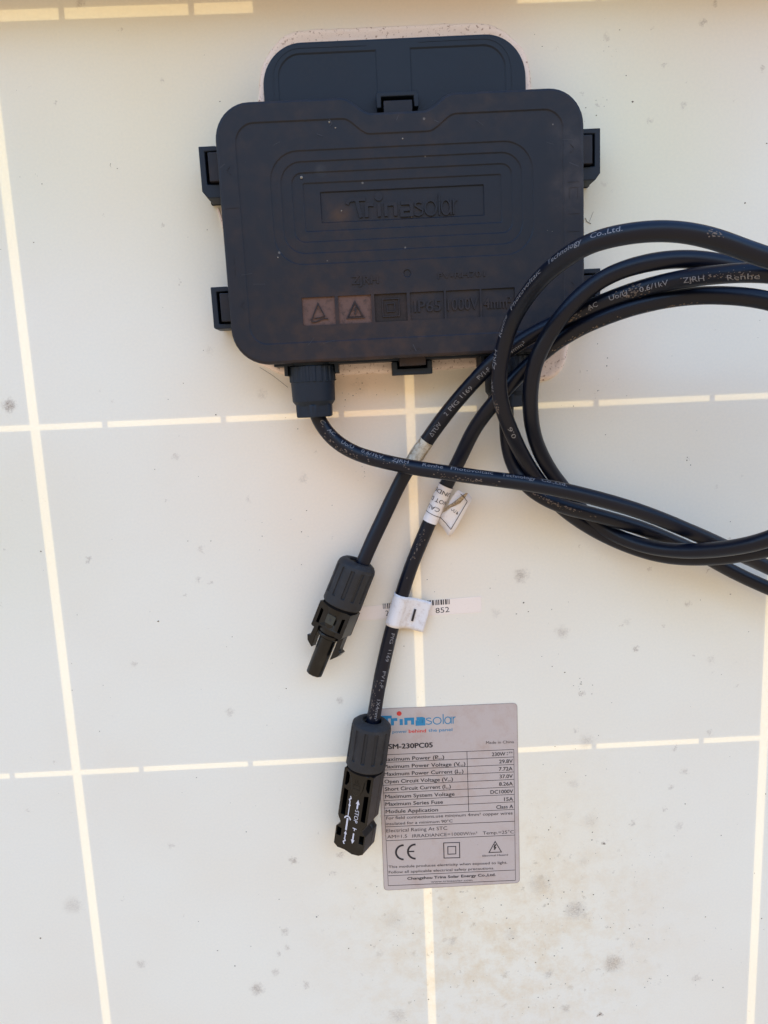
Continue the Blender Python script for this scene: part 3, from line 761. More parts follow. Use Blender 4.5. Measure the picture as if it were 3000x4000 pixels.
# sealant squeezed out round the base
seal = [(104.0, 118), (104.4, 126), (106.3, 137), (109.6, 142.3), (114.3, 147), (118.9, 149.4), (125.9, 150.4), (145, 150.3), (176.8, 150.4), (193.3, 149.8), (201.5, 147.4), (207.5, 143), (211.8, 136.8), (213.4, 126.5), (213.6, 116), (222, 112), (226, 100), (227.5, 60), (228.0, 40), (227.6, 25.2), (226.7, 19.5), (224.3, 13.8), (220.1, 10.4), (212, 10.0), (206, 14.5), (195, 16.6), (160, 16.4), (129.8, 16.4), (112, 17.0), (104.5, 18.5), (97, 22.5), (91.5, 27.5), (92.5, 36), (93, 60), (92, 100), (97, 112)]
def smooth_loop(pts, k=6):
    out = []; n = len(pts)
    for i in range(n):
        p0, p1, p2, p3 = [Vector(pts[(i + d) % n]) for d in (-1, 0, 1, 2)]
        for j in range(k):
            t = j / k
            out.append(.5 * ((2 * p1) + (p2 - p0) * t + (2 * p0 - 5 * p1 + 4 * p2 - p3) * t * t + (3 * p1 - p0 - 3 * p2 + p3) * t ** 3))
    return [(p.x, p.y) for p in out]
sl = smooth_loop(seal, 8)
if area(sl) < 0: sl = sl[::-1]
def jig(l, a, s): return [(p[0] + a * noise.noise(Vector((p[0] * s, p[1] * s, 3.1))), p[1] + a * noise.noise(Vector((p[0] * s, p[1] * s, 9.7)))) for p in l]
sl = jig(sl, .45, .22)
mb = MB(); lv = []
for d, z_ in ((0, .02), (.12, .7), (.5, 1.35), (1.2, 1.9), (2.2, 2.0), (3.4, 1.8), (4.4, 1.6)):
    o_l = offset(sl, d)
    lv.append([(p[0], p[1], z_ * (1 + .22 * noise.noise(Vector((p[0] * .5, p[1] * .5, d)))) + .0) for p in jig(o_l, .2 * (d > .2), .9)])
mb.loops(lv, False, True)
mb.make('sealant_bead', SEAL, box, smooth=True, angle=80)
mb = MB()
for pts, w_ in (([(84.6, 85.6), (85.6, 81.5), (86.4, 77.6)], .9), ([(86.0, 85.6), (86.6, 80.5), (86.5, 77.3)], .6), ([(86.5, 77.0), (86.2, 76.0), (86.0, 75.0)], .25)):
    stroke(mb, pts, w_, .1, .8)
mb.make('sealant_string', SEAL, box, bevel=.15)
mb = MB(); stroke(mb, [P(1010, 1430, .5).xy, P(1060, 1462, .5).xy, P(1120, 1510, .5).xy], .12, .05, .12); stroke(mb, [(q.x, q.y) for q in (P(2287, 858), P(2292, 872), P(2308, 880))], .14, .1, .3)
for (a1_, b1_) in (((2318, 833), (2302, 872)),): stroke(mb, [P(*a1_).xy, P(*b1_).xy], .1, .05, .1)
mb.make('stray_fibre', DIRT, box)

# cable glands at the lower edge
def gland(ax):
    zc = 11.0
    fr = lambda s, v, t: (ax + s, 20.6 - v, zc + t)
    def rm(v, r, a):
        if v < 6.4:
            return r + (.28 if math.cos(a * 22) > .1 else -.05)
        if v > 16.0:                                       # six flats on the nose
            k = ((a + math.pi / 6) % (math.pi / 3)) - math.pi / 6
            return min(r * 1.06, r * .955 / math.cos(k))
        return r
    prof = [(0, 8.6), (.4, 9.1), (6.0, 9.1), (6.35, 9.1), (6.5, 8.95), (13.6, 8.75), (14.2, 8.7), (15.6, 7.7), (16.1, 7.6), (20.3, 7.5), (20.7, 7.1)]
    mb = MB(); mb.lathe(prof, 132, fr, rm); nut = mb.make('gland_nut', BASE, box, smooth=True, angle=25)
    mb = MB(); mb.lathe([(20.75, 4.3), (20.8, 4.3)], 24, fr); mb.make('gland_bore', BLACK, nut)
    mb = MB(); mb.lathe([(-1.5, 8.3), (0.1, 8.3)], 40, fr); mb.make('gland_neck', BASE, box)
    mb = MB(); mb.box(ax - 10.9, ax - 9.4, 16.9, 23, 1, 15); mb.box(ax + 9.4, ax + 10.9, 17.4, 23, 1, 15); mb.box(ax - 10.9, ax + 10.9, 17.2, 23, .6, 2.0)
    mb.make('gland_bracket', BASE, box, bevel=.2)
gland(119.3); gland(198.9)

# ------------------------------------------------------------------ cables
RAD = 3.05


class Path:
    def __init__(s, pts, smooth=5):
        p = [P(x, y, h) for x, y, h in pts]
        d = [p[0]]
        for i in range(len(p) - 1):
            p0 = p[max(i - 1, 0)]; p1 = p[i]; p2 = p[i + 1]; p3 = p[min(i + 2, len(p) - 1)]
            for j in range(1, 13):
                t = j / 12
                d.append(.5 * ((2 * p1) + (p2 - p0) * t + (2 * p0 - 5 * p1 + 4 * p2 - p3) * t * t + (3 * p1 - p0 - 3 * p2 + p3) * t ** 3))
        d = np.array([tuple(q) for q in d])
        seg = np.r_[0, np.cumsum(np.linalg.norm(np.diff(d, axis=0), axis=1))]
        m = int(seg[-1] / 1.2); u = np.linspace(0, seg[-1], m)
        d = np.stack([np.interp(u, seg, d[:, k]) for k in range(3)], 1)
        w = np.exp(-.5 * (np.arange(-smooth * 3, smooth * 3 + 1) / smooth) ** 2); w /= w.sum(); k = smooth * 3
        e0 = d[0]; e1 = d[-1]
        ext = np.vstack([2 * e0 - d[k:0:-1], d, 2 * e1 - d[-2:-k - 2:-1]])
        d = np.stack([np.convolve(ext[:, c], w, 'valid') for c in range(3)], 1)
        s.p = [Vector(q) for q in d]; s.n = len(s.p)
        s.t = [(s.p[min(i + 1, s.n - 1)] - s.p[max(i - 1, 0)]).normalized() for i in range(s.n)]
        s.s = np.r_[0, np.cumsum([(s.p[i + 1] - s.p[i]).length for i in range(s.n - 1)])]
        s.px = np.array([tuple(proj(q)) for q in s.p])
    def at(s, u):
        u = min(max(u, 0), s.s[-1] - 1e-6); i = int(np.searchsorted(s.s, u, 'right') - 1); i = min(i, s.n - 2)
        f = (u - s.s[i]) / (s.s[i + 1] - s.s[i]); return s.p[i].lerp(s.p[i + 1], f), s.t[i].lerp(s.t[i + 1], f).normalized()
    def find(s, x, y, lo=0, hi=None):
        hi = hi or s.n; d = np.hypot(s.px[lo:hi, 0] - x, s.px[lo:hi, 1] - y); i = int(d.argmin()) + lo
        t = s.px[min(i + 1, s.n - 1)] - s.px[max(i - 1, 0)]; t = t / np.linalg.norm(t)
        e = np.array([x, y]) - s.px[i]; side = (-t[0] * e[1] + t[1] * e[0])      # left of travel, y down
        dist = float(np.dot(np.array(s.p[i]) - CAM, RC.T @ np.array([0, 0, -1.])))
        along = float(np.dot(e, t)) / (FPX / dist)
        return s.s[i] + along, side / (FPX / dist * RAD)
    def idx(s, x, y, lo=0, hi=None):
        hi = hi or s.n; d = np.hypot(s.px[lo:hi, 0] - x, s.px[lo:hi, 1] - y); return int(d.argmin()) + lo


def surf(path, u, phi, r, rev=False):
    """phi from the side that faces the viewer, positive to the left of travel"""
    c, t = path.at(u); tc_ = Vector(CAM) - c; tc_ = (tc_ - t * tc_.dot(t)).normalized(); sd = tc_.cross(t)
    if rev: sd = -sd
    return c + r * (math.cos(phi) * tc_ + math.sin(phi) * sd)


def tube(path, r, mat, name, parent, u0=None, u1=None, n=22, caps=True, rn=0):
    mb = MB(); lp = []
    i0 = 0 if u0 is None else int(np.searchsorted(path.s, u0)); i1 = path.n - 1 if u1 is None else int(np.searchsorted(path.s, u1))
    nrm = None
    for i in range(i0, i1 + 1):
        t = path.t[i]
        if nrm is None: nrm = (Vector((0, 0, 1)) - t * t.z).normalized()
        nrm = (nrm - t * nrm.dot(t)).normalized(); bn_ = t.cross(nrm)
        rr = r + (rn * noise.noise(Vector((i * .11, .3, r))) if rn else 0)
        lp.append([path.p[i] + rr * (math.cos(6.28318 * k / n) * nrm + math.sin(6.28318 * k / n) * bn_) for k in range(n)])
    mb.loops(lp, caps, caps)
    return mb.make(name, mat, parent, smooth=True, angle=60)


def cut_tall(v, f, step):
    """slice glyph faces across their height so that they can bend round the sheath"""
    bm = bmesh.new(); vs = [bm.verts.new((a[0], a[1], 0)) for a in v]
    for q in f:
        try: bm.faces.new([vs[i] for i in q])
        except ValueError: pass
    y0 = min(a[1] for a in v); y1 = max(a[1] for a in v); y = y0 + step
    while y < y1:
        bmesh.ops.bisect_plane(bm, geom=bm.verts[:] + bm.edges[:] + bm.faces[:], plane_co=(0, y, 0), plane_no=(0, 1, 0)); y += step
    bm.verts.index_update(); vv = [(a.co.x, a.co.y) for a in bm.verts]; ff = [tuple(l.index for l in q.verts) for q in bm.faces]; bm.free(); return vv, ff


def cable_text(path, mb, s, x0, y0, x1, y1, lo, hi, cap=1.75, lift=.045, bold=0.0):
    """print s between two photo points that mark the baseline ends on the sheath"""
    u0, f0 = path.find(x0, y0, lo, hi); u1, f1 = path.find(x1, y1, lo, hi)
    rev = u1 < u0; w = abs(u1 - u0); sg = -1 if rev else 1
    f0 = max(-.9, min(.9, f0 * sg * .88)); f1 = max(-.9, min(.9, f1 * sg * .88)); a0, a1 = math.asin(f0), math.asin(f1)
    v, f = text_fit(s, w, cap, bold=bold, res=2); v, f = cut_tall(v, f, cap / 4)
    mb.add([surf(path, u0 + sg * a[0], a0 + (a1 - a0) * a[0] / w + a[1] / RAD, RAD + lift, rev) for a in v], f)


LEFT = [(1217,1540,11),(1222,1590,11),(1240,1640,11),(1293,1714,11.5),(1374,1767,13),(1450,1791,15),(1549,1814,18),(1649,1833,20),(1782,1851,22.5),(1850,1862,24),(2023,1883,28),
 (2197,1914,31),(2350,1952,32),(2515,2002,32),(2710,2082,30),(2841,2140,26),(3000,2215,22),(3200,2290,26),(3450,2200,46),(3620,1900,66),(3640,1550,82),(3500,1200,94),(3250,1070,97),
 (3000,1011,95),(2779,927,95),(2586,898,95),(2393,922,90),(2281,957,83),(2140,1060,68),(2064,1147,54),(2002,1245,43),(1969,1343,37),(1948,1451,34),(1951,1560,31),(1978,1639,27),
 (2018,1736,20),(2067,1826,14),(2113,1888,11),(2176,1971,8.5),(2280,2047,8),(2380,2103,10),(2547,2165,16),(2682,2182,24),(2820,2177,34),(3000,2147,44),(3200,2080,55),(3400,1900,68),
 (3480,1600,78),(3400,1300,86),(3200,1110,90),(3000,1064,87),(2827,1070,76),(2682,1086,64),(2537,1117,54),(2393,1163,46),(2248,1228,38),(2108,1290,32),(2043,1328,29.5),(1950,1393,26.5),
 (1899,1438,23),(1831,1512,18),(1771,1581,14),(1717,1649,11),(1679,1705,9),(1636,1766,7.5),(1599,1820,7),(1572,1865,7),(1524,1965,7),(1478,2064,8),(1457,2104,8.5),(1421,2190,9.2),(1400,2240,9.4)]
RIGHT = [(1978,1545,11),(1978,1604,11),(1977,1673,10),(1986,1770,10),(2009,1835,11),(2051,1899,13.5),(2127,1950,17),(2197,1980,18),(2335,2014,17.5),(2505,2063,14),(2612,2108,11),(2710,2150,8.5),
 (2786,2190,7),(2855,2230,6.5),(3000,2296,8),(3250,2380,15),(3550,2300,30),(3750,1950,45),(3750,1550,55),(3600,1200,62),(3300,1085,66),(3000,1070,68),(2827,1028,65),(2682,1008,61),
 (2537,1023,56),(2384,1068,50),(2287,1134,46),(2205,1218,43),(2139,1310,40),(2097,1389,38),(2076,1465,35),(2070,1560,30),(2074,1645,24),(2093,1729,18),(2131,1812,13.5),(2183,1885,10.5),
 (2238,1951,8.7),(2300,2025,8.7),(2370,2078,11),(2502,2130,19),(2612,2150,28),(2716,2153,37),(2855,2141,49),(3000,2109,60),(3150,2030,66),(3280,1850,72),(3320,1600,76),(3260,1380,76),
 (3150,1230,74),(3000,1171,71),(2875,1155,66),(2730,1152,60),(2586,1171,54),(2441,1208,47),(2296,1265,40),(2200,1315,35),(2151,1352,32),(2086,1408,28.5),(2005,1484,25),(1956,1543,23.5),
 (1900,1608,18.5),(1847,1680,12.5),(1812,1760,9),(1784,1819,7),(1746,1887,6),(1682,2028,5),(1651,2104,4.5),(1611,2197,4.2),(1578,2296,4.2),(1531,2453,4.5),(1502,2575,5.5),(1479,2684,7),
 (1463,2790,8.5),(1448,2860,9.2)]
pL = Path(LEFT); pR = Path(RIGHT)
cabL = thing('solar_cable', 'black cable from the left gland, ending in the upper plug connector with two prongs', 'cable', tuple(P(1217, 1540, 0)), group='cables with plug ends')
cabR = thing('solar_cable', 'black cable from the hidden right gland, ending in the lower long connector marked STOP', 'cable', tuple(P(1978, 1545, 0)), group='cables with plug ends')
shL = tube(pL, RAD, CABLE, 'sheath', cabL, n=26, rn=.07); shR = tube(pR, RAD, CABLE, 'sheath', cabR, n=26, rn=.07)
# index windows that separate the passes of a cable
def span(path, a, b, lo=0, hi=None): return path.idx(*a, lo, hi), path.idx(*b, lo, hi)
nL = pL.n
iS1 = pL.idx(3000, 2215, 0, int(nL * .35))
iL1a = int(nL * .25)
mb = MB()
hiA = iS1
for s, x0, y0, x1, y1 in (('C', 1247, 1646, 1262, 1660), ('AC', 1278, 1682, 1306, 1702), ('Uo/U', 1334, 1731, 1383, 1754), ('0.6/1kV', 1415, 1766, 1500, 1793), ('ZJRH', 1536, 1801, 1598, 1811), ('Renhe', 1652, 1819, 1732, 1829),
                          ('Photovoltaic', 1762, 1832, 1927, 1852), ('Technology', 1961, 1858, 2089, 1874), ('Co.,Ltd.', 2113, 1877, 2210, 1897)):
    cable_text(pL, mb, s, x0, y0, x1, y1, 0, hiA, 1.6)
iT = pL.idx(2586, 898, iS1, int(nL * .55)); iB = pL.idx(2176, 1971, iT, int(nL * .7))
for s, x0, y0, x1, y1 in (('0.6', 2012, 1690, 1992, 1650), ('1kV', 1926, 1522, 1921, 1480), ('ZJRH', 1930, 1438, 1942, 1362), ('Renhe', 1958, 1307, 1985, 1222),
                          ('Photovoltaic', 2006, 1196, 2128, 1047), ('Technology', 2155, 1020, 2288, 939), ('Co.,Ltd.', 2320, 926, 2436, 900)):
    cable_text(pL, mb, s, x0, y0, x1, y1, iS1, iB, 1.75)
iC = pL.idx(3000, 1064, int(nL * .65), nL)
for s, x0, y0, x1, y1 in (('ΔTÜV', 1693, 1703, 1732, 1652), ('2', 1751, 1620, 1758, 1612), ('PfG', 1768, 1600, 1803, 1565), ('1169', 1814, 1549, 1857, 1511), ('PV1-F', 1882, 1478, 1925, 1441), ('1X4mm²', 1975, 1401, 2059, 1345),
                          ('90°C', 2212, 1252, 2262, 1225), ('AC', 2308, 1210, 2346, 1192), ('Uo/U', 2392, 1172, 2463, 1150), ('0.6/1kV', 2513, 1140, 2629, 1110), ('ZJRH', 2691, 1104, 2775, 1096), ('Renhe', 2863, 1096, 2979, 1092)):
    cable_text(pL, mb, s, x0, y0, x1, y1, iC, nL, 1.75)
mb.make('printed_lettering', PRINT, cabL)
mb = MB(); nR = pR.n; iD = pR.idx(2500, 1190, int(nR * .6), nR)
for s, x0, y0, x1, y1 in (('PfG', 1532, 2467, 1523, 2507), ('1169', 1521, 2532, 1506, 2577), ('PV1-F', 1497, 2615, 1484, 2680), ('1X4mm²', 1474, 2725, 1462, 2806)):
    cable_text(pR, mb, s, x0, y0, x1, y1, iD, nR, 1.6)
mb.make('printed_lettering', PRINT, cabR)
# pale scuffs and grime patches along the sheaths
def scuff(path, par, spots, mat, name):
    mb = MB(); rn = random.Random(5)
    for x, y, lo, hi, ln, wd, cnt in spots:
        u, f = path.find(x, y, lo, hi); a = math.asin(max(-.95, min(.95, f)))
        for k in range(cnt):
            uu = u + rn.gauss(0, ln / 2); aa = a + rn.gauss(0, wd / RAD / 2); r_ = rn.uniform(.08, .3); el = rn.uniform(1, 2.2)
            c = [surf(path, uu + r_ * el * math.cos(6.283 * q / 6) * rn.uniform(.6, 1.2), aa + r_ / RAD * math.sin(6.283 * q / 6) * rn.uniform(.6, 1.2), RAD + .03) for q in range(6)]
            mb.add(c, [tuple(range(6))])
    o = mb.make(name, mat, par); o['kind'] = 'stuff'
SC = simple('scuffed_rubber', (0.13, 0.105, 0.09), .8, .2, noise_amt=.5, nscale=900)
scuff(pL, shL, [(2480, 1135, iC, nL, 5, 3, 60), (2230, 1245, iC, nL, 8, 1.5, 40), (1840, 1875, 0, iS1, 14, 1, 45), (1935, 1575, iT, iB, 3, 1.2, 45), (2785, 915, iS1, iT + 5, 3, 2, 20), (2840, 1075, iC, nL, 12, 2, 40), (1500, 1800, 0, iS1, 20, 2, 25), (1320, 1745, 0, iS1, 14, 1.2, 40)], SC, 'scuff_marks')
iE = pR.idx(2127, 1950, 0, int(nR * .3)) + 40
scuff(pR, shR, [(2160, 1965, 0, iE, 14, 1.2, 70), (2640, 1195, iD - 120, nR, 9, 1.2, 60), (2300, 1290, iD - 120, nR, 20, .8, 50), (1460, 2720, iD, nR, 10, 2.4, 60), (1640, 2120, iD, nR, 14, 1.6, 30)], SC, 'scuff_marks')


# ------------------------------------------------------------------ plug connectors
def local_frame(O, vdir, z0, roll):
    v = Vector(vdir).normalized(); u = Vector((-v.y, v.x)); ca, sa = math.cos(R(roll)), math.sin(R(roll))
    def fn(s, vv, t):
        uu = s * ca - t * sa; zz = s * sa + t * ca
        q = Vector(O) + u * uu + v * vv; return Vector((q.x, q.y, z0 + zz))
    return fn


def nut_mesh(parent, fr, R0, ln):
    def rm(v, r, a):
        if 3.4 < v < ln - 4.2 and r > 7: 
            k = math.cos(a * 12)
            return r - (.55 if k > .62 else 0)
        return r
    prof = [(2.2, 4.0), (.55, 4.1), (.2, 4.5), (.12, 5.2), (.3, 6.3), (.95, 7.35), (2.0, R0 - .35), (3.3, R0 - .05), (3.5, R0)] + [(v, R0) for v in (5, 8, 11)] + [(ln - 4.4, R0 + .08), (ln - 4.1, R0 + .1), (ln - .5, R0 + .12), (ln, R0 - .2)]
    mb = MB(); mb.lathe(prof, 192, fr, rm, cap0=False); o = mb.make('nut', NUT, parent, smooth=True, angle=24)
    mb = MB(); mb.lathe([(2.6, 4.05), (2.65, 4.05)], 30, fr); mb.make('nut_bore', BLACK, o)
    mb = MB(); mb.lathe([(1.6, 3.1), (1.2, 3.75), (2.4, 3.95)], 30, fr, cap0=False); mb.make('seal_ring', BODY, o, smooth=True)
    return o


def tri2(pts): return pts


# --- male plug on the left cable
O1 = (135.0, -62.6); V1 = (-.4066, -.9136)
# v points down-left; u = (-v.y, v.x) points right-down
plug = thing('x', 'x', 'x', (0, 0, 0)); ROOTS.remove(plug); bpy.data.objects.remove(plug)
f1 = local_frame(O1, V1, 9.3, 24); f1n = local_frame(O1, V1, 9.3, 8)
nut_mesh(cabL, f1n, 8.5, 20.6)
mb = MB(); mb.lathe([(20.5, 7.9), (21.9, 7.9)], 60, f1); mb.make('seal_gap', BLACK, cabL, smooth=True)
mb = MB()
sh_o = [(-7.7, 21.9), (7.7, 21.9), (7.75, 32.4), (6.9, 33.6), (4.4, 33.6), (4.2, 32.0), (-4.2, 32.0), (-4.4, 33.6), (-7.2, 33.6), (-7.7, 33.0)]
holes = [[(4.7, 25.0), (6.1, 24.4), (6.1, 31.2), (4.7, 31.2)], [(-6.1, 24.4), (-4.7, 25.0), (-4.7, 31.2), (-6.1, 31.2)]]
mb.holed(sh_o, holes, -4, 5.6)
# local prism coordinates are (s, v, t)
body = MB(); body.v = mb.v; body.f = mb.f; body.xf(f1)
hs = body.make('housing', BODY, cabL, bevel=.35)
mb = MB(); mb.prism([(-7.3, 22.2), (7.3, 22.2), (7.3, 33.2), (-7.3, 33.2)], -6.0, -4.1); mb.xf(f1); mb.make('housing_floor', BLACK, hs)
mb = MB(); mb.lathe([(21.9, 6.6), (24.2, 6.2), (26.6, 5.9), (30.5, 5.9), (31.4, 5.6), (32.9, 5.2), (34.2, 5.1)], 40, f1, lambda v, r, a: min(r, 6.3 / max(abs(math.sin(a)), .3))); mb.make('barrel', BODY, hs, smooth=True)
mb = MB(); mb.lathe([(34.2, 4.4), (34.9, 4.4)], 32, f1); mb.make('collar_gap', BLACK, hs)
mb = MB(); mb.lathe([(34.9, 4.9), (35.3, 5.0), (36.2, 4.9), (36.9, 4.1)], 32, f1); mb.make('collar', BODY, hs, smooth=True)
mb = MB(); mb.lathe([(36.6, 3.95), (54.0, 3.75), (54.7, 3.5), (54.7, 2.6), (50, 2.5)], 10, f1); mb.make('contact_tube', BODY, cabL, bevel=.2)
for s in (-1, 1):
    pr = [(-7.3, 33.0), (-5.1, 33.0), (-5.2, 39.5), (-5.0, 43.6), (-7.9, 41.6), (-9.0, 39.3), (-7.6, 38.9)] if s == -1 else [(5.1, 33.0), (7.3, 33.0), (7.5, 39.2), (8.9, 39.5), (7.6, 42.2), (5.1, 45.0), (5.2, 39.5)]
    mb = MB(); mb.prism(pr, -2.2, 2.4); mb.xf(f1); mb.make('latch_prong', BODY, cabL, bevel=.25)
mb = MB(); mb.prism(rrect(-2.1, 25.2, 2.1, 29.4, .6, 4), 5.95, 6.3); mb.xf(f1)
PATCH = simple('worn_patch', (0.035, 0.034, 0.024), .6, noise_amt=.4, nscale=900); mb.make('moulded_badge', PATCH, hs, bevel=.12)
mb = MB(); v, f = text_fit('R', 1.1, 1.5); lay(mb, [(a[0], -a[1]) for a in v], f, (-.4, 28.0), (.6, 28.0), 6.34); mb.xf(f1); mb.make('badge_mark', INK, hs)

# --- female socket on the right cable
O2 = (137.5, -135.3); V2 = (-.182, -.983)
f2 = local_frame(O2, V2, 9.4, 27); f2n = local_frame(O2, V2, 9.4, 14)
nut_mesh(cabR, f2n, 8.9, 22.0)
mb = MB(); mb.lathe([(21.9, 8.3), (23.3, 8.3)], 60, f2); mb.make('seal_gap', BLACK, cabR, smooth=True)
W = 7.4; T = 6.0
half = [(W, 23.3), (W, 46.4), (W - .5, 47.3), (5.6, 49.4), (5.6, 50.2), (W + .1, 51.9), (W + .1, 60.6), (5.4, 62.0), (2.0, 62.6)]
sh = [(-p[0], p[1]) for p in half][::-1] + half
sh = [(-2.0, 61.8) if p == (-2.0, 62.6) else p for p in sh]
holes = []
for s in (-1, 1):
    for a in ([(4.3, 25.0), (6.2, 24.6), (6.2, 31.2), (5.2, 31.2), (4.3, 29.5)], [(4.0, 33.4), (6.2, 32.8), (6.2, 45.6), (4.0, 45.6)], [(4.6, 52.4), (6.9, 51.9), (6.9, 56.2), (4.6, 56.2)]):
        h = [(s * p[0], p[1]) for p in a]; holes.append(h)
mb = MB(); mb.holed(sh, holes, -1.5, T); mb.xf(f2); hs2 = mb.make('housing', BODY, cabR, bevel=.35)
mb = MB(); mb.prism(sh, -T, -1.55); mb.xf(f2); mb.make('housing_half', BODY, hs2, bevel=.35)
mb = MB()
for h in holes:
    o_ = offset(h, .02); mb.add([(p[0], p[1], -1.3) for p in o_], [tuple(range(len(o_)))])
mb.xf(f2); mb.make('window_floor', BLACK, hs2)
mb = MB(); mb.prism([(-5.4, 23.4), (5.4, 23.4), (3.4, 27.0), (2.9, 31.4), (1.6, 33.6), (0, 34.6), (-1.6, 33.6), (-2.9, 31.4), (-3.4, 27.0)], T - .1, T + .75); mb.xf(f2); mb.make('neck_boss', BODY, hs2, bevel=.5)
mb = MB(); v, f = text_fit('UL', 2.0, 1.6); lay(mb, [(a[0], -a[1]) for a in v], f, (-1.0, 28.4), (.2, 28.4), T + .77, .12); stroke(mb, [(-1.6, 31.1), (1.6, 31.1), (1.6, 29.2), (-1.6, 29.2)], .22, T + .77, T + .88, True); mb.xf(f2); mb.make('moulded_mark', BODY, hs2)
# white printed arrows, lock sign and STOP
mb = MB(); zt = T + .04


def arrow(mb, s0, v0, s1, v1, w, head, z):
    a = Vector((s0, v0)); b = Vector((s1, v1)); d = (b - a).normalized(); n_ = Vector((-d.y, d.x)); c = b - d * head * 1.1
    pts = [a + n_ * w / 2, c + n_ * w / 2, c + n_ * head / 2, b, c - n_ * head / 2, c - n_ * w / 2, a - n_ * w / 2]
    mb.add([(p.x, p.y, z) for p in pts], [(0, 1, 5, 6), (2, 3, 4), ])


stroke(mb, [(-2.5, 35.6), (-2.1, 36.6), (-2.9, 37.4), (-2.3, 38.4)], .55, zt)
arrow(mb, -2.4, 38.3, -2.4, 41.2, .5, 1.3, zt + .01)
stroke(mb, [(-2.4, 40.6), (-2.4, 45.2)], .45, zt + .02)
stroke(mb, [(-2.4 + .0 + 1.5 * math.cos(R(a_)), 47.2 - 1.7 * math.sin(R(a_))) for a_ in range(10, 171, 16)], .6, zt + .03)
stroke(mb, [(-2.4, 46.4), (-2.4, 52.4)], .85, zt)
arrow(mb, -2.4, 56.5, -2.4, 52.6, .5, 1.5, zt + .01)
stroke(mb, [(-2.7, 56.3), (-2.0, 57.3), (-2.9, 58.2), (-2.3, 59.2)], .55, zt + .02)
arrow(mb, 1.5, 40.4, 1.5, 36.0, .75, 1.9, zt)
v, f = text_fit('STOP', 6.2, 1.9); n_t = len(v)
q = MB(); lay(q, v, f, (.8, 41.0), (.8, 42.0), zt, 0)
mb.add([(1.5 - p.x, p.y, p.z) for p in q.v], q.f)
stroke(mb, [(.7, 50.0), (2.7, 50.0)], .4, zt); stroke(mb, [(1.7, 50.1), (1.7, 51.2)], .4, zt + .01)
arrow(mb, 1.6, 52.4, 1.6, 57.6, .7, 1.8, zt)
# text is laid in (s, v) with v running down the connector: mirror it so it reads from outside
mb.xf(f2); mb.make('printed_signs', WHITEINK, hs2)

# ------------------------------------------------------------------ tags on the cables
def wrap_tag(path, u0, u1, mat, name, label, group, r=RAD + .16, flap=None, nseg=10, parent=None, rough=.0, ph0=-200, ph1=160):
    """vinyl wrapped round the sheath; flap = (length, side sign, droop) leaves on one side"""
    mb = MB(); rows = []
    for i in range(nseg + 1):
        u = u0 + (u1 - u0) * i / nseg; c, t = path.at(u)
        up = (Vector((0, 0, 1)) - t * t.z).normalized(); sd = up.cross(t)          # left of travel
        if flap:
            ln, sg, z_out = flap; row = []
            e = sd * sg
            for k in range(25):                                                   # from beneath, up over and down to the flap side
                a = R(250 - (250 - 28) * k / 24); row.append(c + r * (math.cos(a) * e + math.sin(a) * up))
            p0 = row[-1]
            for k in range(1, 11):
                s_ = k / 10; zz = p0.z + (z_out - p0.z) * (1 - (1 - min(1, s_ * 2.2)) ** 2 if s_ < .45 else 1) + .25 * math.sin(s_ * 5 + i * .3)
                q = p0 + e * ln * s_; q.z = zz + .1; row.append(q)
        else:
            row = [c + (r + rough * noise.noise(Vector((i * .5, k * .4, 1)))) * (math.cos(6.2832 * k / 28) * sd + math.sin(6.2832 * k / 28) * up) for k in range(29)]
        rows.append(row)
    n = len(rows[0]); mb.add([q for r_ in rows for q in r_], [(i * n + k, i * n + k + 1, (i + 1) * n + k + 1, (i + 1) * n + k) for i in range(nseg) for k in range(n - 1)])
    return mb, rows


def finish_sheet(o, th=.14):
    s_ = o.modifiers.new('thick', 'SOLIDIFY'); s_.thickness = th * .001; s_.offset = 1.0


# dirty blank tag on the upper cable
ua, _ = pL.find(1664, 1722, iC, nL); ub, _ = pL.find(1592, 1828, iC, nL)
mb, _r = wrap_tag(pL, ua - .3, ub + 1, TAGD, 'cable_tag', '', '', r=RAD + .22, rough=.25)
t1_ = thing('cable_tag', 'small grimy cream tag wrapped round the upper cable where another cable crosses it', 'tag', tuple(P(1630, 1775, 5)), group='tags wrapped round the cables')
mb.make('wrap', TAGD, t1_, smooth=True)
mb = MB()
for k, fr_ in enumerate((-.95, .95)):
    pts = [surf(pL, ua + (ub - ua) * j / 14, fr_ + .1 * math.sin(j * 1.3), RAD + .5) for j in range(15)]
    lp = []
    for j in range(15):
        a_ = surf(pL, ua + (ub - ua) * j / 14, fr_ + .1 * math.sin(j * 1.3) - .05, RAD + .42); b_ = surf(pL, ua + (ub - ua) * j / 14, fr_ + .1 * math.sin(j * 1.3) + .05, RAD + .42); lp += [a_, b_]
    mb.add(lp, [(2 * j, 2 * j + 1, 2 * j + 3, 2 * j + 2) for j in range(14)])
mb.make('peeling_crease', GRIME, t1_)

# caution tag
uc, _ = pR.find(1741, 1895, iD, nR); ud, _ = pR.find(1672, 2035, iD, nR)
t2_ = thing('cable_tag', 'white printed caution tag with crumpled folded flap on the lower cable', 'tag', tuple(P(1710, 1965, 3)), group='tags wrapped round the cables')
mb, _r = wrap_tag(pR, uc, ud, TAGC, 'cable_tag', '', '', r=RAD + .18, rough=.12)
mb.make('wrap', TAGC, t2_, smooth=True)
def Zf(x, y, h): return P(1640 + x / 6.381, 1850 + y / 6.381, h)
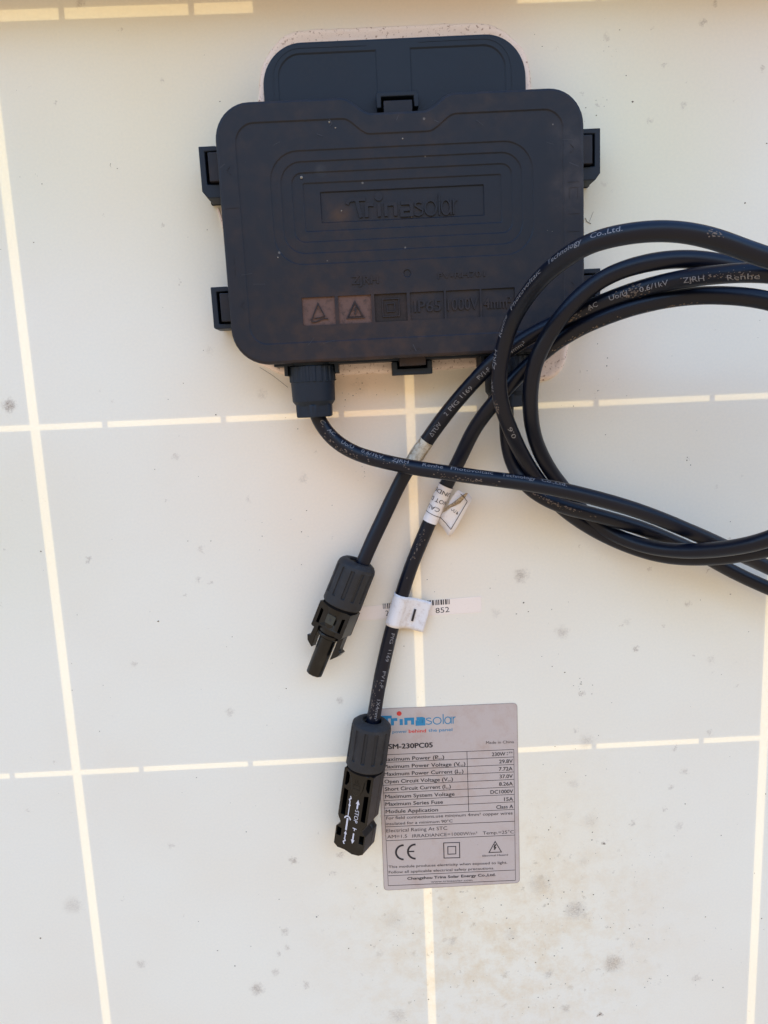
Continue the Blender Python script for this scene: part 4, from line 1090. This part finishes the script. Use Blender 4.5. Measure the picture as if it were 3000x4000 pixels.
# flap: grid between its cable edge and its free edge, with one hard fold
fl_ = [Zf(560, 985, 5.5), Zf(430, 1195, 4.2), Zf(505, 1265, 4.4), Zf(620, 1410, 5.0), Zf(700, 1530, 5.6), Zf(750, 1565, 5.8), Zf(800, 1520, 6.0), Zf(900, 1370, 6.4), Zf(1130, 965, 7.4), Zf(1303, 640, 8.6), Zf(1295, 600, 8.8), Zf(1200, 485, 9.6), Zf(1150, 500, 9.4), Zf(800, 790, 8.0), Zf(650, 890, 6.8)]
cen = Zf(840, 1080, 6.6)
mb = MB(); n = len(fl_); mid = [q.lerp(cen, .5) + Vector((0, 0, .25 * math.sin(i * 1.7))) for i, q in enumerate(fl_)]
mb.add(fl_ + mid + [cen], [(i, (i + 1) % n, n + (i + 1) % n, n + i) for i in range(n)] + [(n + i, n + (i + 1) % n, 2 * n) for i in range(n)])
flo = mb.make('flap', TAGC, t2_, smooth=True); finish_sheet(flo, .2)
fb = [Zf(700, 800, 6.6), Zf(745, 690, 6.8), Zf(900, 455, 7.4), Zf(950, 415, 7.6), Zf(1000, 425, 7.8), Zf(1085, 490, 8.6), Zf(1160, 500, 9.3), Zf(960, 660, 8.2), Zf(780, 800, 7.4)]
mb = MB(); mb.add(fb, [tuple(range(len(fb)))]); o = mb.make('flap_fold', TAGC, t2_); finish_sheet(o, .15)
gr = [Zf(690, 800, 7.6), Zf(800, 740, 8.3), Zf(930, 640, 9.0), Zf(1060, 540, 9.7), Zf(1150, 480, 10.1), Zf(1200, 490, 10.1), Zf(1110, 620, 9.5), Zf(1000, 740, 8.9), Zf(880, 800, 8.4), Zf(760, 850, 7.9), Zf(640, 930, 7.2), Zf(575, 970, 6.6), Zf(600, 900, 6.9)]
mb = MB(); cg = sum(gr, Vector()) / len(gr) + Vector((0, 0, .5)); mb.add(gr + [cg], [(i, (i + 1) % len(gr), len(gr)) for i in range(len(gr))]); mb.make('grimy_crease', GRIME, t2_)
# writing on the wrap, running round the sheath; upside down as it hangs
def ring_text(path, mb, s, px0, px1, cap, lo, hi, r):
    """text whose baseline runs round the cable, letters' tops towards the cable's lower end"""
    u0, fa = path.find(*px0, lo, hi); u1, fb_ = path.find(*px1, lo, hi)
    a0 = math.asin(max(-.98, min(.98, fa))); a1 = math.asin(max(-.98, min(.98, fb_))); w = abs(a1 - a0) * r
    v, f = text_fit(s, w, cap, res=2)
    # slice along x so that it bends
    v, f = cut_tall([(b_, a_) for a_, b_ in v], f, .35); v = [(b_, a_) for a_, b_ in v]
    sg = 1 if a1 > a0 else -1
    mb.add([surf(path, u0 + (u1 - u0) * a_[0] / w + a_[1], a0 + sg * a_[0] / r, r) for a_ in v], f)
mb = MB(); rT = RAD + .34
def zz_(x, y): return (1640 + x / 6.381, 1850 + y / 6.381)
ring_text(pR, mb, 'CAU', zz_(512, 850), zz_(232, 725), 1.75, iD, nR, rT)
ring_text(pR, mb, 'NOT D', zz_(700, 700), zz_(322, 530), 1.75, iD, nR, rT)
ring_text(pR, mb, 'UNDE', zz_(790, 490), zz_(432, 325), 1.75, iD, nR, rT)
for (xa, ya), (xb_, yb_) in (((840, 375), (482, 215)), ((500, 1080), (160, 905))):
    u0, fa = pR.find(*zz_(xa, ya), iD, nR); u1, fb_ = pR.find(*zz_(xb_, yb_), iD, nR)
    a0 = math.asin(max(-.98, min(.98, fa))); a1 = math.asin(max(-.98, min(.98, fb_)))
    lp = []
    for j in range(21):
        k = j / 20; lp += [surf(pR, u0 + (u1 - u0) * k - .13, a0 + (a1 - a0) * k, rT), surf(pR, u0 + (u1 - u0) * k + .13, a0 + (a1 - a0) * k, rT)]
    mb.add(lp, [(2 * j, 2 * j + 1, 2 * j + 3, 2 * j + 2) for j in range(20)])
mb.make('printed_lettering', INK, t2_)
mb = MB()
def bar3(mb, a, b, w):
    d = (b - a).normalized(); n_ = Vector((-d.y, d.x, 0)) * w / 2; mb.add([a + n_, a - n_, b - n_, b + n_], [(0, 1, 2, 3)])
seq = [Zf(500, 1085, 5.6), Zf(560, 1140, 5.9), Zf(660, 1250, 6.2), Zf(770, 1390, 6.4), Zf(1000, 1000, 7.7), Zf(1180, 695, 8.9), Zf(1110, 600, 9.9), Zf(1015, 505, 9.0)]
for i_ in range(len(seq) - 1): bar3(mb, seq[i_] + Vector((0, 0, .3)), seq[i_ + 1] + Vector((0, 0, .3)), .28)
v, f = text_fit('DO', 2.1, 1.7); a_ = Zf(925, 905, 7.6); b_ = Zf(800, 800, 7.6); lay(mb, v, f, a_, b_, 7.75)
mb.add([Zf(900, 1010, 7.6), Zf(945, 1020, 7.7), Zf(940, 940, 7.7)], [(0, 1, 2)])
mb.make('printed_lettering', INK, t2_)

# plain tag with one bar
ue, _ = pR.find(1570, 2322, iD, nR); uf, _ = pR.find(1534, 2444, iD, nR)
t3_ = thing('cable_tag', 'white flag tag printed with one black bar, over the barcode sticker', 'tag', tuple(P(1590, 2390, 3)), group='tags wrapped round the cables')
mb, rows = wrap_tag(pR, ue, uf, TAGW, 'cable_tag', '', '', flap=(11.2, 1, 3.2))
o = mb.make('wrap', TAGW, t3_, smooth=True); finish_sheet(o, .25)
def Zg(x, y, h): return P(1350 + x / 2.765, 2250 + y / 2.765, h)
mb = MB(); a_ = Zg(753, 357, 4.0); b_ = Zg(718, 487, 4.0); bar3(mb, Vector((a_.x, a_.y, 4.05)), Vector((b_.x, b_.y, 4.05)), 1.0); mb.make('printed_bar', INK, t3_)

# ------------------------------------------------------------------ barcode sticker
st = thing('barcode_sticker', 'narrow pale barcode sticker with digits ending in 852, half hidden by the flag tag', 'sticker', (161, -88, 0))
bq = [P(1385, 2372), P(1880, 2328), P(1881, 2391), P(1383, 2425)]
mb = MB(); mb.loops([[(p.x, p.y, .02) for p in bq], [(p.x, p.y, .14) for p in bq]]); mb.make('paper', STICK, st)
mb = MB(); rn = random.Random(2)
A = P(1495, 2358); B = P(1762, 2339); dB = (B - A); ln = dB.length; dB.normalize(); nB = Vector((dB.y, -dB.x, 0))
x = 0
while x < ln - .5:
    w = rn.choice([.26, .3, .5, .75]); g_ = rn.choice([.26, .34, .5])
    a = A + dB * x; mb.add([(q.x, q.y, .19) for q in (a, a + nB * 2.4, a + nB * 2.4 + dB * w, a + dB * w)], [(0, 1, 2, 3)]); x += w + g_
mb.make('barcode', INK, st)
mb = MB(); v, f = text_fit('2', 1.4, 2.4); lay(mb, v, f, P(1507, 2405), P(1530, 2403), .19); mb.make('printed_digits', INK, st)
mb = MB(); v, f = text_fit('852', 6.2, 2.4); lay(mb, v, f, P(1702, 2395), P(1756, 2390), .19); mb.make('printed_digits', INK, st)

# ------------------------------------------------------------------ rating label
lab = thing('rating_label', 'silver rating label with a ruled table of electrical data, below the lower connector', 'label', (172, -181, 0))
c4 = [P(1500, 3478), P(2030, 3448), P(2020, 2745), P(1474, 2768)]      # bl, br, tr, tl
def quad_round(c, r, n=5):
    out = []
    for i in range(4):
        a, b, d = c[i - 1], c[i], c[(i + 1) % 4]; e1 = (a - b).normalized(); e2 = (d - b).normalized()
        for k in range(n + 1):
            t = k / n; p0 = b + e1 * r; p2 = b + e2 * r; out.append(((1 - t) ** 2 * p0 + 2 * t * (1 - t) * b + t * t * p2))
    return out
q = quad_round(c4, 2.2); mb = MB(); mb.loops([[(p.x, p.y, .02) for p in q], [(p.x, p.y, .16) for p in q]]); mb.make('backing', LABEL, lab)
mb = MB(); stroke(mb, [(p.x, p.y) for p in quad_round([c_ + (sum(c4, Vector()) / 4 - c_).normalized() * .12 for c_ in c4], 2.1)], .24, .168, None, True); mb.make('grimy_shaded_edge', simple('label_edge', (.27, .225, .20), .6, noise_amt=.4, nscale=500), lab)  # grime and edge shadow put into a thin darker border
ZK = .21
def LA(x, y): return P(1450 + x / 2.72, 2720 + y / 2.72, .2)
def LB(x, y): return P(1450 + x / 2.72, 3050 + y / 2.72, .2)
def tline(s, a, b, cap, mat=GREYINK, bold=0.0, name='printed_line'):
    a, b = Vector(a), Vector(b); mb = MB(); v, f = text_fit(s, (b - a).length, cap)
    d = (b - a).normalized(); n_ = Vector((-d.y, d.x, 0)); e = bold * cap / .7
    offs = [(0, 0)] if not bold else [(-e, 0), (e, 0), (0, e * .6), (0, -e * .6)]
    for k, (p_, q_) in enumerate(offs): lay(mb, v, f, a + d * p_ + n_ * q_, b + d * p_ + n_ * q_, ZK + .004 * k)
    return mb.make(name, mat, lab)
CP = 1.78
rowsL = [('Maximum Power (P  )', LA(120, 690), LA(775, 663)), ('Maximum Power Voltage (V  )', LA(128, 767), LA(1000, 735)), ('Maximum Power Current (I  )', LA(136, 846), LA(980, 814)), ('Open Circuit Voltage (V  )', LA(142, 925), LA(868, 898)),
         ('Short Circuit Current (I  )', LA(147, 1005), LA(845, 975)), ('Maximum System Voltage', LA(150, 1085), LA(885, 1055)), ('Maximum Series Fuse', LA(152, 1164), LA(762, 1140)), ('Module Application', LB(155, 345), LB(710, 325))]
for s, a, b in rowsL: tline(s, a, b, CP, bold=.02)
for s, a, b in (('max', LA(688, 673), LA(758, 670)), ('mp', LA(925, 742), LA(980, 740)), ('mp', LA(905, 820), LA(958, 818)), ('oc', LA(812, 905), LA(850, 903)), ('sc', LA(795, 984), LA(828, 982))): tline(s, a, b, .95)
for s, a, b in (('230W', LA(1283, 636), LA(1425, 630)), ('29.8V', LA(1360, 712), LA(1503, 706)), ('7.72A', LA(1358, 792), LA(1502, 786)), ('37.0V', LA(1365, 871), LA(1503, 866)), ('8.26A', LA(1360, 951), LA(1504, 946)),
                ('DC1000V', LA(1268, 1036), LA(1507, 1027)), ('15A', LA(1413, 1112), LA(1507, 1108)), ('Class A', LB(1330, 298), LB(1508, 290))): tline(s, a, b, CP, bold=.02)
tline('+3%', LA(1437, 606), LA(1503, 603), .75, bold=.015); tline('0', LA(1440, 625), LA(1453, 624.5), .6, bold=.015)
tline('TSM-230PC05', LA(130, 562), LA(652, 541), 2.35, INK, .045)
tline('Made in China', LA(1220, 507), LA(1517, 497), 1.35)
for s, a, b, c, bd in (('For field connections,use minimum 4mm² copper wires', LB(160, 412), LB(1502, 357), 1.5, .006), ('insulated for a minimum 90°C', LB(157, 472), LB(865, 440), 1.4, .006), ('Electrical Rating At STC', LB(162, 549), LB(807, 520), 1.75, 0),
                   ('AM=1.5', LB(170, 612), LB(382, 603), 1.6, 0), ('IRRADIANCE=1000W/m²', LB(437, 603), LB(1128, 572), 1.6, 0), ('Temp.=25°C', LB(1185, 572), LB(1517, 558), 1.6, 0),
                   ('This module produces electricity when exposed to light.', LB(185, 928), LB(1445, 880), 1.3, .008), ('Follow all applicable electrical safety precautions.', LB(187, 985), LB(1307, 940), 1.3, .008),
                   ('Changzhou Trina Solar Energy Co.,Ltd.', LB(385, 1052), LB(1322, 1010), 1.35, .04), ('www.trinasolar.com', LB(635, 1083), LB(1075, 1064), 1.0, .006), ('Electrical Hazard', LB(1183, 806), LB(1453, 794), .9, .01)): tline(s, a, b, c, bold=bd)
# table rules
mb = MB()
def rule(a, b, w=.28, z=.185):
    a, b = Vector(a), Vector(b); d = (b - a).normalized(); n_ = Vector((-d.y, d.x, 0)) * w / 2
    mb.add([(q.x, q.y, z) for q in (a + n_, a - n_, b - n_, b + n_)], [(0, 1, 2, 3)])
xl0, xr0 = 112, 1515
for k in range(9): rule(LA(xl0 + k * 3.2, 623 + 80.8 * k), LA(xr0 + k * .9, 565 + 79.5 * k), .26)
rule(LB(150, 490), LB(1522, 430)); rule(LB(157, 637), LB(1525, 577)); rule(LB(178, 1010), LB(1528, 948)); rule(LB(182, 1115), LB(1533, 1058))
rule(LA(112, 623), LB(182, 1115), .2, .19); rule(LA(1515, 565), LB(1533, 1058), .2, .19); rule(LA(1017, 586), LB(1036, 325), .26, .19)
mb.make('table_rules', GREYINK, lab)
# CE mark
mb = MB()
def LBp(pts): return [(p.x, p.y) for p in (LB(*q) for q in pts)]
stroke(mb, LBp([(345 - 82 * math.sin(R(a)) * 1.0, 760 - 76 * math.cos(R(a))) for a in range(0, 181, 15)]), .95, .2)
mb.make('ce_letter', INK, lab)
mb = MB(); stroke(mb, LBp([(472 - 82 * math.sin(R(a)), 752 - 76 * math.cos(R(a))) for a in range(0, 181, 15)]), .95, .2); stroke(mb, LBp([(395, 752), (458, 750)]), .7, .206); mb.make('ce_letter', INK, lab)
mb = MB(); stroke(mb, LBp([(770, 660), (938, 655), (941, 817), (774, 821)]), .42, .2, closed=True); stroke(mb, LBp([(814, 700), (898, 697), (899, 777), (815, 780)]), .42, .2, closed=True); mb.make('double_square_sign', INK, lab)
mb = MB(); stroke(mb, LBp([(1317, 645), (1384, 757), (1252, 762)]), .42, .2, closed=True)
mb.add([(p[0], p[1], .205) for p in LBp([(1312, 672), (1330, 678), (1318, 702), (1332, 706), (1312, 738), (1308, 728), (1300, 733), (1308, 712), (1298, 708)])], [tuple(range(9))]); mb.make('hazard_triangle', INK, lab)
# wordmark
lx0 = LA(88, 321); lx1 = LA(893, 289); lw = (lx1 - lx0).length
def place_logo(part, mat, name, h=4.75, bw=1.45, tw=.48):
    mb = MB(); logo(mb, 0, 0, lw, h, .19, None, bw, tw, part)
    d = (lx1 - lx0).normalized(); n_ = Vector((-d.y, d.x, 0))
    mb.xf(lambda x, y, z: Vector((lx0.x, lx0.y, 0)) + d * x + n_ * y + Vector((0, 0, z))); mb.make(name, mat, lab)
place_logo('bold', BLUEINK, 'wordmark_bold'); place_logo('thin', BLUEINK2, 'wordmark_light')
mb = MB(); c = LA(297, 183); mb.add([(c.x + 1.12 * math.cos(6.2832 * k / 24), c.y + 1.12 * math.sin(6.2832 * k / 24), .22) for k in range(24)], [tuple(range(24))]); mb.make('wordmark_dot', REDINK, lab)
tline('The power', LA(110, 397), LA(385, 386), 1.45, BLUEINK2, .012); tline('behind', LA(400, 388), LA(582, 381), 1.6, REDINK, .025); tline('the panel', LA(608, 378), LA(862, 368), 1.5, BLUEINK, .012)

# ------------------------------------------------------------------ stand the whole panel frame up in the world
for o in ROOTS:
    o.matrix_world = M @ Matrix.LocRotScale(o.location, o.rotation_euler, None)
